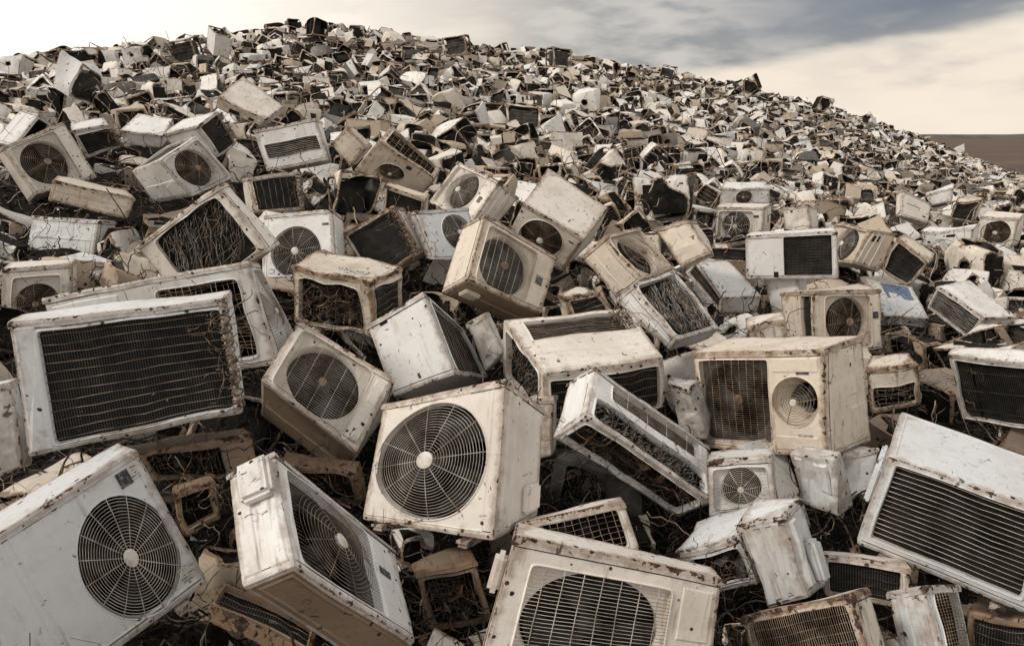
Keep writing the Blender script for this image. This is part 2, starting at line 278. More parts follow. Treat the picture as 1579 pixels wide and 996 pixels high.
'H39': ((3.789, 9.244, -1.185), (0.784, -0.1426, 0.1012, -0.5956), (0.608, 0.352, 0.436), ((0, 0, -5), (11, 22, -30), (0, -5, -18), (-7, -19, 6), (1, 7, 9), (3, 19, 28), (-3, -9, 0), (-8, -17, 17))),
'H40': ((4.194, 8.901, -1.289), (0.9114, 0.1708, 0.2311, -0.2947), (0.354, 0.263, 0.367), ((-21, 16, 30), (11, -17, -26), (30, 1, -15), (-10, 4, 10), (-10, -4, 1), (1, -8, -10), (8, -1, -6), (-8, 3, 8))),
'H41': ((6.415, 13.591, -1.13), (0.9617, -0.2022, 0.1542, 0.1024), (0.507, 0.203, 0.396), ((-43, 7, 8), (16, 5, -37), (10, 5, -30), (-4, -1, 9), (-10, -4, 27), (2, 0, -4), (31, -12, 23), (11, -5, 13))),
'H42': ((7.381, 14.637, -0.993), (0.9568, 0.0191, -0.1608, -0.2414), (0.393, 0.31, 0.224), ((-39, -26, -11), (44, 28, 5), (37, 25, 7), (-43, -27, 0), (1, 0, -1), (18, 11, 2), (15, 10, 2), (-34, -21, 0))),
'H43': ((7.302, 13.616, -1.12), (-0.948, -0.1198, -0.0422, 0.2917), (0.362, 0.29, 0.331), ((31, -12, -53), (5, 31, 46), (-11, -10, -5), (-40, -24, 5), (18, 1, -19), (15, 13, 5), (-8, -8, -4), (-10, -4, 4))),
'H44': ((7.31, 12.639, -1.352), (0.9283, 0.0814, 0.0243, -0.3619), (0.517, 0.382, 0.463), ((15, 3, -20), (4, 7, 7), (-17, -16, -2), (-8, -3, 8), (8, 3, -8), (-3, 6, 15), (-3, -5, -4), (-4, 1, 9))),
'H45': ((6.291, 12.089, -1.398), (-0.9123, -0.0296, 0.089, 0.3987), (0.688, 0.26, 0.233), ((-13, -22, -20), (27, 32, 1), (10, 12, 2), (-27, -29, 9), (4, 7, 8), (12, 15, 3), (5, 7, 4), (-22, -23, 7))),
'H46': ((2.814, 7.199, -1.557), (-0.9915, 0.0699, 0.0155, -0.1089), (0.69, 0.412, 0.535), ((18, -3, 8), (-21, 4, -10), (20, -3, 12), (-16, 2, -12), (-44, 8, -19), (44, -8, 21), (-10, 2, -3), (11, -2, 4))),
'H47': ((1.633, 4.955, -1.54), (0.9074, -0.0368, -0.087, -0.4095), (0.889, 0.469, 0.623), ((0, -1, -16), (12, 14, -2), (7, 8, -3), (-19, -21, 10), (-8, -8, 10), (1, 2, 9), (1, 2, 0), (6, 7, -8))),
'H48': ((3.984, 8.578, -1.727), (0.978, 0.2071, 0.0181, -0.0144), (0.452, 0.61, 0.204), ((-18, -3, -4), (-30, 1, 2), (54, 4, 4), (4, -9, -13), (-30, 17, 24), (20, -10, -13), (10, 9, 11), (10, -8, -10))),
'H49': ((4.373, 7.886, -1.609), (0.816, 0.131, 0.1682, -0.5373), (0.568, 0.442, 0.249), ((7, 6, -6), (-2, 12, 10), (6, -2, -9), (-13, -22, 2), (-11, -10, 8), (18, 1, -22), (-3, 1, 4), (-6, 15, 17))),
'H50': ((3.301, 5.358, -1.62), (0.894, 0.1465, -0.133, -0.402), (0.665, 0.177, 0.514), ((6, 19, 15), (0, -2, -4), (8, 10, 0), (0, -3, -5), (-15, -24, -5), (-6, -10, -4), (-3, -5, -2), (0, -2, -4))),
'H51': ((2.125, 3.724, -1.712), (0.9549, 0.0587, 0.0674, -0.283), (0.721, 0.539, 0.502), ((20, 12, -1), (-30, -18, 1), (-8, 1, 12), (35, 13, -19), (-15, 3, 26), (-4, -8, -12), (-9, 1, 15), (13, 2, -12))),
'H53': ((0.681, 4.362, -1.629), (-0.8335, 0.442, -0.2365, -0.2323), (0.887, 0.247, 0.38), ((9, 7, -10), (-17, 8, 0), (-2, -2, 3), (16, -9, 1), (8, -13, 8), (-4, -2, 3), (-14, 8, -1), (1, 0, 0))),
'H54': ((-0.274, 3.896, -1.557), (0.9368, -0.2231, -0.0376, -0.267), (0.744, 0.386, 0.616), ((18, 22, -38), (15, -6, 51), (-24, -18, 9), (-12, 9, -57), (7, 13, -29), (0, 10, -35), (-8, -14, 31), (5, -16, 69))),
'H55': ((-0.722, 2.995, -1.622), (0.6695, -0.5265, 0.1624, 0.4982), (0.803, 0.21, 0.527), ((1, 8, -1), (26, -2, -21), (17, 5, -15), (-14, -6, 12), (-18, 5, 15), (3, 1, -3), (-9, -11, 8), (-9, -7, 8))),
'H56': ((-1.002, 3.069, -1.924), (0.96, -0.0516, 0.2736, 0.0313), (0.441, 0.231, 0.072), ((-11, 1, -4), (-13, 2, -1), (15, -2, 9), (14, -2, -4), (-6, 1, 0), (-8, 1, 0), (4, 0, 3), (11, -2, -3))),
'H57': ((0.337, 2.828, -1.767), (-0.9823, 0.1168, -0.1219, -0.0817), (0.838, 0.157, 0.541), ((-3, 0, 3), (-24, 5, -16), (-26, 6, -28), (19, -5, 31), (33, -7, 21), (5, 0, -10), (3, 0, -3), (10, -2, 8))),
'H58': ((0.296, 3.59, -1.789), (-0.9787, 0.1712, 0.1118, 0.0157), (0.502, 0.184, 0.22), ((-5, -1, 3), (-7, 0, -3), (7, 0, 4), (7, 1, -2), (-2, 0, -1), (-4, 0, -2), (2, 0, 1), (6, 0, -2))),
'H59': ((1.225, 3.485, -1.824), (0.9156, -0.0715, -0.2036, -0.3393), (0.221, 0.217, 0.391), ((-1, 0, -15), (-1, 0, -5), (-3, -2, -4), (4, 1, 21), (3, 1, 17), (1, 0, 6), (-1, 0, -2), (-3, -1, -19))),
'H60': ((1.035, 3.766, -1.961), (-0.9453, 0.06, 0.2154, 0.2375), (0.337, 0.378, 0.236), ((6, 4, -6), (4, 3, 0), (-13, -7, -1), (-2, -1, 3), (7, 4, -5), (-3, -2, 9), (-2, -1, -2), (-2, -1, 5))),
'H61': ((1.231, 4.206, -1.796), (0.9767, -0.1093, -0.0782, -0.1675), (0.336, 0.227, 0.299), ((10, 4, -3), (-2, -1, 1), (-13, -4, -10), (2, 0, 9), (3, 1, 3), (1, 0, 1), (-4, -1, -3), (1, 0, 7))),
'H62': ((1.618, 4.145, -1.747), (-0.9171, -0.0817, 0.1037, 0.3762), (0.247, 0.118, 0.311), ((0, 6, 14), (2, 1, -4), (7, 9, 3), (-1, -4, -5), (-8, -13, -8), (-2, -5, -5), (-1, -1, -2), (-1, -3, -4))),
'H63': ((1.199, 3.028, -1.951), (0.9046, -0.2371, -0.1921, -0.2976), (0.482, 0.212, 0.259), ((10, 7, 0), (3, 3, -2), (-12, -4, -9), (-4, -4, 2), (6, 4, 1), (4, 2, 2), (-5, -3, -1), (0, -3, 6))),
'H64': ((1.746, 3.17, -1.984), (0.8578, -0.2274, -0.1644, -0.4306), (0.179, 0.259, 0.293), ((3, 6, -4), (0, -2, 4), (-8, -3, -11), (2, 0, 4), (3, 5, -2), (4, 6, 0), (-4, -4, -2), (-2, -6, 6))),
'H65': ((1.639, 3.587, -2.014), (0.9696, -0.1806, 0.0032, -0.1652), (0.362, 0.189, 0.186), ((-10, -4, 1), (-6, -2, -3), (13, 3, 8), (5, 3, -6), (-2, -1, 1), (-3, -1, -1), (4, 1, 4), (4, 2, -5))),
'H66': ((-0.173, 5.518, -1.332), (0.963, -0.1032, -0.2467, -0.0333), (0.158, 0.239, 0.322), ((13, 2, -1), (2, 0, -2), (-12, -1, -29), (-3, -1, 29), (5, 1, 1), (0, 0, 4), (-10, -1, -23), (-1, 0, 13))),
'H67': ((2.685, 8.111, -1.475), (-0.9563, 0.0562, 0.1286, 0.2567), (0.314, 0.256, 0.396), ((-13, -7, 20), (2, 1, -9), (17, 11, 1), (-3, -2, -4), (-6, -4, 5), (-2, -2, -6), (14, 8, 1), (-2, -2, -4))),
'H68': ((2.794, 5.919, -1.75), (0.9719, 0.0181, -0.1241, -0.1991), (0.32, 0.257, 0.323), ((-10, -5, -1), (12, 6, 0), (-18, -13, -16), (10, 8, 13), (34, 18, 9), (-28, -15, -5), (6, 2, -3), (-7, -3, 3))),
'H71': ((-1.623, 4.061, -1.592), (-0.9646, 0.0722, 0.0446, -0.2498), (0.534, 0.252, 0.173), ((-20, 10, -3), (-4, 2, 0), (33, -16, 17), (-6, 2, -15), (-16, 8, -3), (13, -7, 3), (7, -3, 6), (3, -2, -5))),
'H72': ((-2.409, 3.785, -1.339), (-0.9674, 0.0957, 0.0294, -0.2327), (0.152, 0.188, 0.421), ((11, -6, -6), (-6, 3, 5), (-7, 3, -16), (1, 0, 15), (5, -2, -1), (1, -1, 3), (-6, 2, -13), (1, 0, 7))),
'H73': ((-0.287, 3.565, -2.057), (0.9776, -0.1466, -0.0962, 0.1164), (0.294, 0.244, 0.29), ((1, 0, 3), (-8, 2, -4), (2, -1, 6), (8, -1, -6), (-3, 1, 1), (-4, 1, -1), (0, 0, 3), (6, -1, -5))),
'H74': ((0.503, 4.591, -1.967), (0.981, 0.0329, 0.0243, -0.1896), (0.55, 0.194, 0.281), ((-12, 4, 28), (5, -3, -15), (24, 6, -10), (-5, 0, 7), (-13, -8, -8), (-3, -4, -9), (4, -1, -7), (-4, 0, 5))),
'H75': ((1.995, 4.592, -1.898), (0.9872, -0.0887, -0.0639, -0.1163), (0.18, 0.186, 0.275), ((-9, -2, -12), (23, 6, 18), (1, 0, -23), (-24, -5, 20), (9, 2, -5), (13, 3, 5), (4, 1, -11), (-19, -4, 16))),
'H76': ((2.261, 3.434, -2.248), (-0.9346, 0.1272, 0.004, 0.3322), (0.289, 0.216, 0.296), ((3, 2, -2), (1, 1, 1), (-6, -4, -10), (-1, -1, 8), (3, 2, 2), (2, 1, 1), (-1, -1, -3), (-1, -1, 6))),
'H78': ((-1.482, 3.686, -1.692), (0.9646, -0.0545, -0.0942, 0.2402), (0.175, 0.189, 0.201), ((2, 0, 6), (-2, 0, -5), (-2, -1, -8), (0, 1, 7), (1, 0, 0), (0, 0, -2), (0, 0, -3), (0, 1, 6))),
'H79': ((1.112, 5.07, -1.66), (0.957, 0.0848, -0.1076, -0.2557), (0.17, 0.159, 0.353), ((10, 16, 22), (-7, -9, -11), (5, 8, 12), (7, -2, -16), (-14, -12, -7), (-9, -9, -7), (-4, -2, 2), (5, -1, -13))),
'H80': ((-1.024, 4.275, -1.803), (-0.9961, -0.0691, -0.0141, 0.0528), (0.417, 0.147, 0.213), ((-2, 6, 18), (-1, -2, -5), (18, 3, 4), (3, -2, -6), (-18, -6, -11), (-8, -3, -7), (0, -1, -3), (3, -1, -5))),
'H81': ((1.757, 5.678, -1.315), (0.9745, 0.0464, -0.1406, -0.1686), (0.244, 0.161, 0.179), ((7, 2, -3), (1, 0, 0), (-11, -8, -11), (-3, 2, 12), (6, 3, 2), (3, 1, 1), (-2, -2, -4), (-2, 2, 10))),
'H82': ((0.492, 5.912, -1.185), (-0.9841, 0.0411, 0.0857, -0.1497), (0.29, 0.23, 0.195), ((-24, 7, 3), (-29, 4, -26), (8, 0, 15), (55, -17, -12), (21, -2, 24), (-30, 8, -3), (12, -1, 16), (10, -4, -6))),
'H83': ((0.206, 4.692, -1.638), (0.9967, -0.031, -0.0564, -0.0487), (0.135, 0.179, 0.348), ((2, -1, -5), (2, 1, 6), (9, -2, -21), (-17, 0, 16), (4, 1, 4), (3, 1, 4), (5, 0, -7), (-14, 0, 13))),
}

# ------------------------------------------------------------------ the heap as a height field
RID = np.array([  # px of the column at the ridge, ridge distance, ridge px row, z at Y=10, exponent
    (-700, 22.0, 112, 0.10, 1.1), (0, 23.0, 108, 0.00, 1.1), (250, 26.0, 84, -0.10, 1.1), (490, 30.0, 52, -0.30, 1.15), (700, 32.0, 80, -0.55, 1.15),
    (860, 34.0, 95, -0.85, 1.2), (1060, 38.0, 128, -1.05, 1.3), (1260, 45.0, 168, -1.30, 1.6), (1420, 52.0, 218, -1.45, 2.0),
    (1579, 58.0, 282, -1.55, 2.6), (2100, 62.0, 290, -2.1, 2.6)])
RA = (RID[:, 0] - 789.5) / FPX
def ridge(a):
    Yr = np.interp(a, RA, RID[:, 1]); row = np.interp(a, RA, RID[:, 2])
    z0 = np.interp(a, RA, RID[:, 3]); p = np.interp(a, RA, RID[:, 4])
    return Yr, (212.0 - row) / FPX * Yr * 1.02 - 0.25, z0 - 0.25, p
HC = np.array([[P[0][0] / P[0][1] * 1.4, math.log(P[0][1]) * 1.5, P[0][2] - 0.42 * 1.0] for P in POSE.values()])
def heap_z(X, Y):
    """height of the heap's body, relative to the camera"""
    X = np.asarray(X, float); Y = np.asarray(Y, float)
    Yc = np.maximum(Y, 2.3)
    a = X / Yc
    Yr, zr, z0, p = ridge(a)
    s = np.clip((Yc - 10.0) / (Yr - 10.0), 0, 1)
    far = z0 + (zr - z0) * s ** p
    over = np.maximum(Yc - Yr, 0)
    far = far - 0.10 * over - 0.012 * over ** 2
    q = np.stack([np.clip(a, -0.62, 0.62) * 1.4, np.log(Yc) * 1.5], -1)
    d2 = ((q[..., None, :] - HC[:, :2]) ** 2).sum(-1)
    wgt = np.exp(-d2 / (2 * 0.26 ** 2)) + 1e-7
    near = (wgt * HC[:, 2]).sum(-1) / wgt.sum(-1) - 0.12
    k = np.clip((Yc - 8.0) / 4.0, 0, 1); k = k * k * (3 - 2 * k)
    z = near * (1 - k) + far * k
    z = z - 0.25 * np.clip(np.abs(X) - 36, 0, 100)
    return z

def mesh_from(name, V, F, mats, mi=None, smooth=False):
    me = bpy.data.meshes.new(name)
    me.from_pydata([tuple(v) for v in V], [], F)
    for m in mats: me.materials.append(m)
    if mi is not None: me.polygons.foreach_set('material_index', np.asarray(mi, np.int32))
    if smooth: me.polygons.foreach_set('use_smooth', np.ones(len(me.polygons), bool))
    me.update()
    return me
def link(name, me, parent=None):
    o = bpy.data.objects.new(name, me); COL.objects.link(o)
    if parent is not None: o.parent = parent
    return o

# plain, far hills
m, t = material('dry_field')
co = t.new('ShaderNodeTexCoord').outputs['Object']
nA = t.noise(t.vmul(co, (0.012, 0.05, 1)), 1.0, 6, 0.62, 0.4); nB = t.noise(co, 0.35, 6, 0.7)
cc_ = t.mix(t.ss(nA, 0.38, 0.62), (0.075, 0.043, 0.027), (0.135, 0.078, 0.047))
cc_ = t.mix(t.m('MULTIPLY', t.ss(nB, 0.42, 0.65), 0.5), cc_, (0.040, 0.030, 0.020))
cc_ = t.mix(t.m('MULTIPLY', t.ss(t.noise(t.vmul(co, (0.05, 0.16, 1)), 1.0, 5, 0.7, 0.6), 0.52, 0.62), 0.3), cc_, (0.030, 0.026, 0.018))
finish(t, cc_, 0.95, 0, nB, 0.8, 0.4)
m2, t = material('far_scrub')
co = t.new('ShaderNodeTexCoord').outputs['Object']
finish(t, t.mix(t.ss(t.noise(co, 0.02, 5, 0.7), 0.4, 0.6), (0.050, 0.052, 0.040), (0.105, 0.098, 0.078)), 0.95)
R_ = 9000
xs = [-R_, -2000, -600, -200, -80, 0, 80, 200, 600, 2000, R_]; ys = [-300, -60, 0, 40, 80, 140, 260, 500, 1200, 3500, R_]
V = []; F = []
for j, y_ in enumerate(ys):
    for i, x_ in enumerate(xs): V.append((x_, y_, 0.25 * math.sin(x_ * .01) * math.sin(y_ * .013) - 0.1))
n_ = len(xs)
for j in range(len(ys) - 1):
    for i in range(n_ - 1): F.append((j * n_ + i, j * n_ + i + 1, (j + 1) * n_ + i + 1, (j + 1) * n_ + i))
tag(link('ground', mesh_from('ground', V, F, [MATS['dry_field']])), kind='structure')
V = []; F = []
N_ = 240
for i in range(N_):
    x_ = -3500 + 8500 * i / (N_ - 1)
    hh = 13 + 9 * noise.noise(Vector((x_ * 0.0011, 0, 3.1))) + 3.0 * noise.noise(Vector((x_ * 0.012, 0, 1.1))) + 1.6 * noise.noise(Vector((x_ * 0.07, 0, 7.1)))
    V += [(x_, 2600, -1), (x_, 2630, max(hh, 5)), (x_, 2900, max(hh, 5) + 2), (x_, 3100, -1)]
for i in range(N_ - 1):
    for k in range(3): F.append((4 * i + k, 4 * i + 4 + k, 4 * i + 5 + k, 4 * i + 1 + k))
tag(link('hills', mesh_from('hills', V, F, [MATS['far_scrub']], smooth=True)), kind='structure')

# body of the heap: packed dark scrap under the units
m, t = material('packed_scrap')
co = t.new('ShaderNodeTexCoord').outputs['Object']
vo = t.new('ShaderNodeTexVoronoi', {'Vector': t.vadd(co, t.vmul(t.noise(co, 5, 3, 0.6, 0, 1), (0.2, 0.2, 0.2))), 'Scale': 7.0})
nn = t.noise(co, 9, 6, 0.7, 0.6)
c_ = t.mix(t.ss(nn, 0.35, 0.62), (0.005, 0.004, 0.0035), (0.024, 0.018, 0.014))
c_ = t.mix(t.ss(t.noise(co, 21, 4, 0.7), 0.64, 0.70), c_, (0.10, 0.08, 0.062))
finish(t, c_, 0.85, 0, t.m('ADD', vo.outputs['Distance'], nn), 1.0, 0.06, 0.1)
aa = np.concatenate([np.linspace(-1.25, 1.3, 170)])
yy = np.concatenate([np.geomspace(1.2, 80, 230)])
A, YY = np.meshgrid(aa, yy); XX = A * np.maximum(YY, 2.3)
ZZ = np.zeros_like(XX)
for r in range(len(yy)): ZZ[r] = heap_z(XX[r], YY[r])
V = []
for r in range(len(yy)):
    for c in range(len(aa)):
        P = Vector((XX[r, c], YY[r, c], ZZ[r, c]))
        amp = 0.10 if YY[r, c] < 9 else 0.16
        P.z += amp * noise.noise(P * 3.1) + amp * .6 * noise.noise(P * 9.0)
        V.append((P.x, P.y, max(P.z + CZ, -0.6)))
F = []; n_ = len(aa)
for r in range(len(yy) - 1):
    for c in range(n_ - 1): F.append((r * n_ + c, r * n_ + c + 1, (r + 1) * n_ + c + 1, (r + 1) * n_ + c))
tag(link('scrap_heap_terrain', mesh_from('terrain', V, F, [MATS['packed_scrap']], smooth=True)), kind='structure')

# ------------------------------------------------------------------ geometry builder for units
FACES = {  # face: (origin sign axis, u axis, v axis, n axis)
    'F': ((1, 0, 0), (0, 0, 1), (0, -1, 0)), 'K': ((-1, 0, 0), (0, 0, 1), (0, 1, 0)),
    'R': ((0, 1, 0), (0, 0, 1), (1, 0, 0)), 'L': ((0, -1, 0), (0, 0, 1), (-1, 0, 0)),
    'T': ((1, 0, 0), (0, 1, 0), (0, 0, 1)), 'B': ((1, 0, 0), (0, -1, 0), (0, 0, -1))}

class G:
    """collects geometry for one mesh"""
    def __init__(s): s.V = []; s.F = []; s.M = []
    def add(s, V, F, m=0):
        b = len(s.V); s.V += [Vector(v) for v in V]
        s.F += [tuple(b + i for i in f) for f in F]; s.M += [m] * len(F)
    def box(s, c, d, m=0, rot=None):
        c = Vector(c); V = []
        for x in (-.5, .5):
            for y in (-.5, .5):
                for z in (-.5, .5):
                    p = Vector((x * d[0], y * d[1], z * d[2]))
                    if rot is not None: p = rot @ p
                    V.append(c + p)
        s.add(V, [(0, 1, 3, 2), (4, 6, 7, 5), (0, 4, 5, 1), (2, 3, 7, 6), (0, 2, 6, 4), (1, 5, 7, 3)], m)
    def tube(s, pts, r, n=4, closed=False, m=0):
        pts = [Vector(p) for p in pts]; N = len(pts); V = []
        up = Vector((0.13, 0.31, 0.94)).normalized()
        for i, p in enumerate(pts):
            a = pts[(i - 1) % N] if (closed or i > 0) else p
            b = pts[(i + 1) % N] if (closed or i < N - 1) else p
            d = (b - a)
            if d.length < 1e-9: d = Vector((0, 0, 1))
            d.normalize(); x = d.cross(up)
            if x.length < 0.05: x = d.cross(Vector((1, 0, 0)))
            x.normalize(); y = d.cross(x)
            for k in range(n):
                an = 2 * math.pi * k / n
                V.append(p + x * (r * math.cos(an)) + y * (r * math.sin(an)))
        F = []
        for i in range(N if closed else N - 1):
            j = (i + 1) % N
            for k in range(n):
                k2 = (k + 1) % n
                F.append((i * n + k, j * n + k, j * n + k2, i * n + k2))
        if not closed: F += [tuple(range(n)), tuple(reversed([(N - 1) * n + k for k in range(n)]))]
        s.add(V, F, m)
    def disc(s, c, ux, uy, r, n=20, m=0, dome=0.0):
        c = Vector(c); ux = Vector(ux); uy = Vector(uy); nn = ux.cross(uy)
        V = [c + nn * dome]; 
        for rr, hh in ((r * .7, dome * .75), (r, 0), (r, -0.012)):
            V += [c + ux * (rr * math.cos(2 * math.pi * k / n)) + uy * (rr * math.sin(2 * math.pi * k / n)) + nn * hh for k in range(n)]
        F = [(0, 1 + k, 1 + (k + 1) % n) for k in range(n)]
        for q in range(2):
            for k in range(n):
                k2 = (k + 1) % n; a = 1 + q * n; F.append((a + k, a + n + k, a + n + k2, a + k2))
        s.add(V, F, m)

class Unit:
    def __init__(s, pose, dent=0.003, seed=0):
        c, q, dims, off = pose
        s.c = Vector(c); s.q = Quaternion(q); s.W, s.D, s.H = dims
        s.off = [Vector(o) / 1000 for o in off]; s.dent = dent; s.rng = random.Random(seed); s.seed = Vector((seed * 3.7, seed * 1.3, seed * 7.9))
        s.parts = []
    def warp(s, p):
        fx = p.x / s.W + .5; fy = p.y / s.D + .5; fz = p.z / s.H + .5
        o = Vector((0, 0, 0)); k = 0
        for a in (1 - fy, fy):            # F, K
            for b in (fz, 1 - fz):        # T, B
                for c in (1 - fx, fx):    # L, R
                    o += s.off[k] * (a * b * c); k += 1
        q = p + o
        if s.dent:
            q = q + noise.noise_vector(p * 3.4 + s.seed) * s.dent * 1.6 + noise.noise_vector(p * 8.0 + s.seed) * s.dent * .6
        return q
    def edge(s, p):
        d = sorted((s.W / 2 - abs(p.x), s.D / 2 - abs(p.y), s.H / 2 - abs(p.z)))
        return max(0.0, d[1])
    def emit(s, name, g, mats, parent, smooth=False, bevel=None):
        if not g.V: return None
        me = bpy.data.meshes.new(name)
        V = [s.warp(v) + Vector((0, 0, s.H / 2)) for v in g.V]
        me.from_pydata([tuple(v) for v in V], [], g.F)
        for m_ in mats: me.materials.append(m_)
        me.polygons.foreach_set('material_index', np.asarray(g.M, np.int32))
        if smooth: me.polygons.foreach_set('use_smooth', np.ones(len(me.polygons), bool))
        at = me.attributes.new('edge', 'FLOAT', 'POINT')
        at.data.foreach_set('value', np.array([s.edge(v) for v in g.V], np.float32))
        me.update()
        return link(name, me, parent)

def rect_ray(cx, cy, x0, y0, x1, y1, dx, dy):
    t = 1e9
    if dx > 1e-9: t = min(t, (x1 - cx) / dx)
    if dx < -1e-9: t = min(t, (x0 - cx) / dx)
    if dy > 1e-9: t = min(t, (y1 - cy) / dy)
    if dy < -1e-9: t = min(t, (y0 - cy) / dy)
    return cx + dx * t, cy + dy * t

def ring_cell(g, P, cell, hole, kind, n=44, z=0.0, lip=0.006, wall=0.03, m=0, ex=None):
    """sheet with a hole: cell rectangle outside, circle or rounded rectangle inside"""
    x0, y0, x1, y1 = cell; a0, b0, a1, b1 = hole
    cx, cy = (a0 + a1) / 2, (b0 + b1) / 2; ra, rb = (a1 - a0) / 2, (b1 - b0) / 2
    if kind == 'round': ra = rb = min(ra, rb)
    ang = [2 * math.pi * k / n for k in range(n)]
    for qx, qy in ((x0, y0), (x1, y0), (x1, y1), (x0, y1)): ang.append(math.atan2(qy - cy, qx - cx) % (2 * math.pi))
    if kind == 'rect':
        for qx, qy in ((a0, b0), (a1, b0), (a1, b1), (a0, b1)):
            aq = math.atan2(qy - cy, qx - cx); ang += [(aq + d_) % (2 * math.pi) for d_ in (-.03, -.012, 0, .012, .03)]
    ang = sorted(ang)
    out = []; ins = []
    for a in ang:
        c_, s_ = math.cos(a), math.sin(a)
        out.append(rect_ray(cx, cy, x0, y0, x1, y1, c_, s_))
        if kind == 'round': ins.append((cx + ra * c_, cy + ra * s_))
        elif kind == 'ell':
            r = 1 / math.sqrt((c_ / ra) ** 2 + (s_ / rb) ** 2); ins.append((cx + r * c_, cy + r * s_))
        else:
            e = ex or (14.0 if wall > .03 else 36.0)
            r = (abs(c_ / ra) ** e + abs(s_ / rb) ** e) ** (-1 / e)
            ins.append((cx + r * c_, cy + r * s_))
    N = len(ang); V = []
    for k in range(N): V.append(P(out[k][0], out[k][1], z))
    for k in range(N):
        V.append(P(out[k][0] * .45 + ins[k][0] * .55, out[k][1] * .45 + ins[k][1] * .55, z))
    for sc, dz in ((1.035, 0.0), (1.015, lip), (1.0, lip * .7), (0.985, -wall)):
        for k in range(N): V.append(P(cx + (ins[k][0] - cx) * sc, cy + (ins[k][1] - cy) * sc, z + dz))
    F = []
    for q in range(5):
        for k in range(N):
            k2 = (k + 1) % N; F.append((q * N + k, q * N + k2, (q + 1) * N + k2, (q + 1) * N + k))
    g.add(V, F, m)

def fan_blades(P, cx, cy, r, z, rng, nb=3):
    """hub and separate blades, built about the fan's axis"""
    hub = G(); n = 16; V = []
    for rr, zz in ((0.001, z + .012), (r * .16, z + .01), (r * .20, z - .01), (r * .20, z - .07)):
        V += [P(cx + rr * math.cos(2 * math.pi * k / n), cy + rr * math.sin(2 * math.pi * k / n), zz) for k in range(n)]
    F = []
    for q in range(3):
        for k in range(n):
            k2 = (k + 1) % n; F.append((q * n + k, (q + 1) * n + k, (q + 1) * n + k2, q * n + k2))
    hub.add(V, F)
    blades = []; a0 = rng.uniform(0, 6.28)
    for b in range(nb):
        g = G(); V = []; nr, na = 5, 6
        for i in range(nr + 1):
            f = i / nr; rr = r * (.18 + .76 * f); span = math.radians(48 + 42 * f - 10 * f * f); st = a0 + 2 * math.pi * b / nb - math.radians(18) * f
            for j in range(na + 1):
                h_ = j / na; an = st + span * (h_ - .5)
                V.append(P(cx + rr * math.cos(an), cy + rr * math.sin(an), z - .03 + .05 * (h_ - .5) * (1.1 - .4 * f) + 0.01 * math.sin(h_ * math.pi)))
        F = [(i * (na + 1) + j, i * (na + 1) + j + 1, (i + 1) * (na + 1) + j + 1, (i + 1) * (na + 1) + j) for i in range(nr) for j in range(na)]
        g.add(V, F); blades.append(g)
    return hub, blades

def squiggle(rng, p, length, r0, seg=9, curl=1.0):
    d = Vector((rng.gauss(0, 1), rng.gauss(0, 1), rng.gauss(0, .7))).normalized(); pts = [Vector(p)]
    for i in range(seg):
        d = (d + Vector((rng.gauss(0, 1), rng.gauss(0, 1), rng.gauss(0, 1))) * .38 * curl).normalized()
        pts.append(pts[-1] + d * length / seg)
    return pts

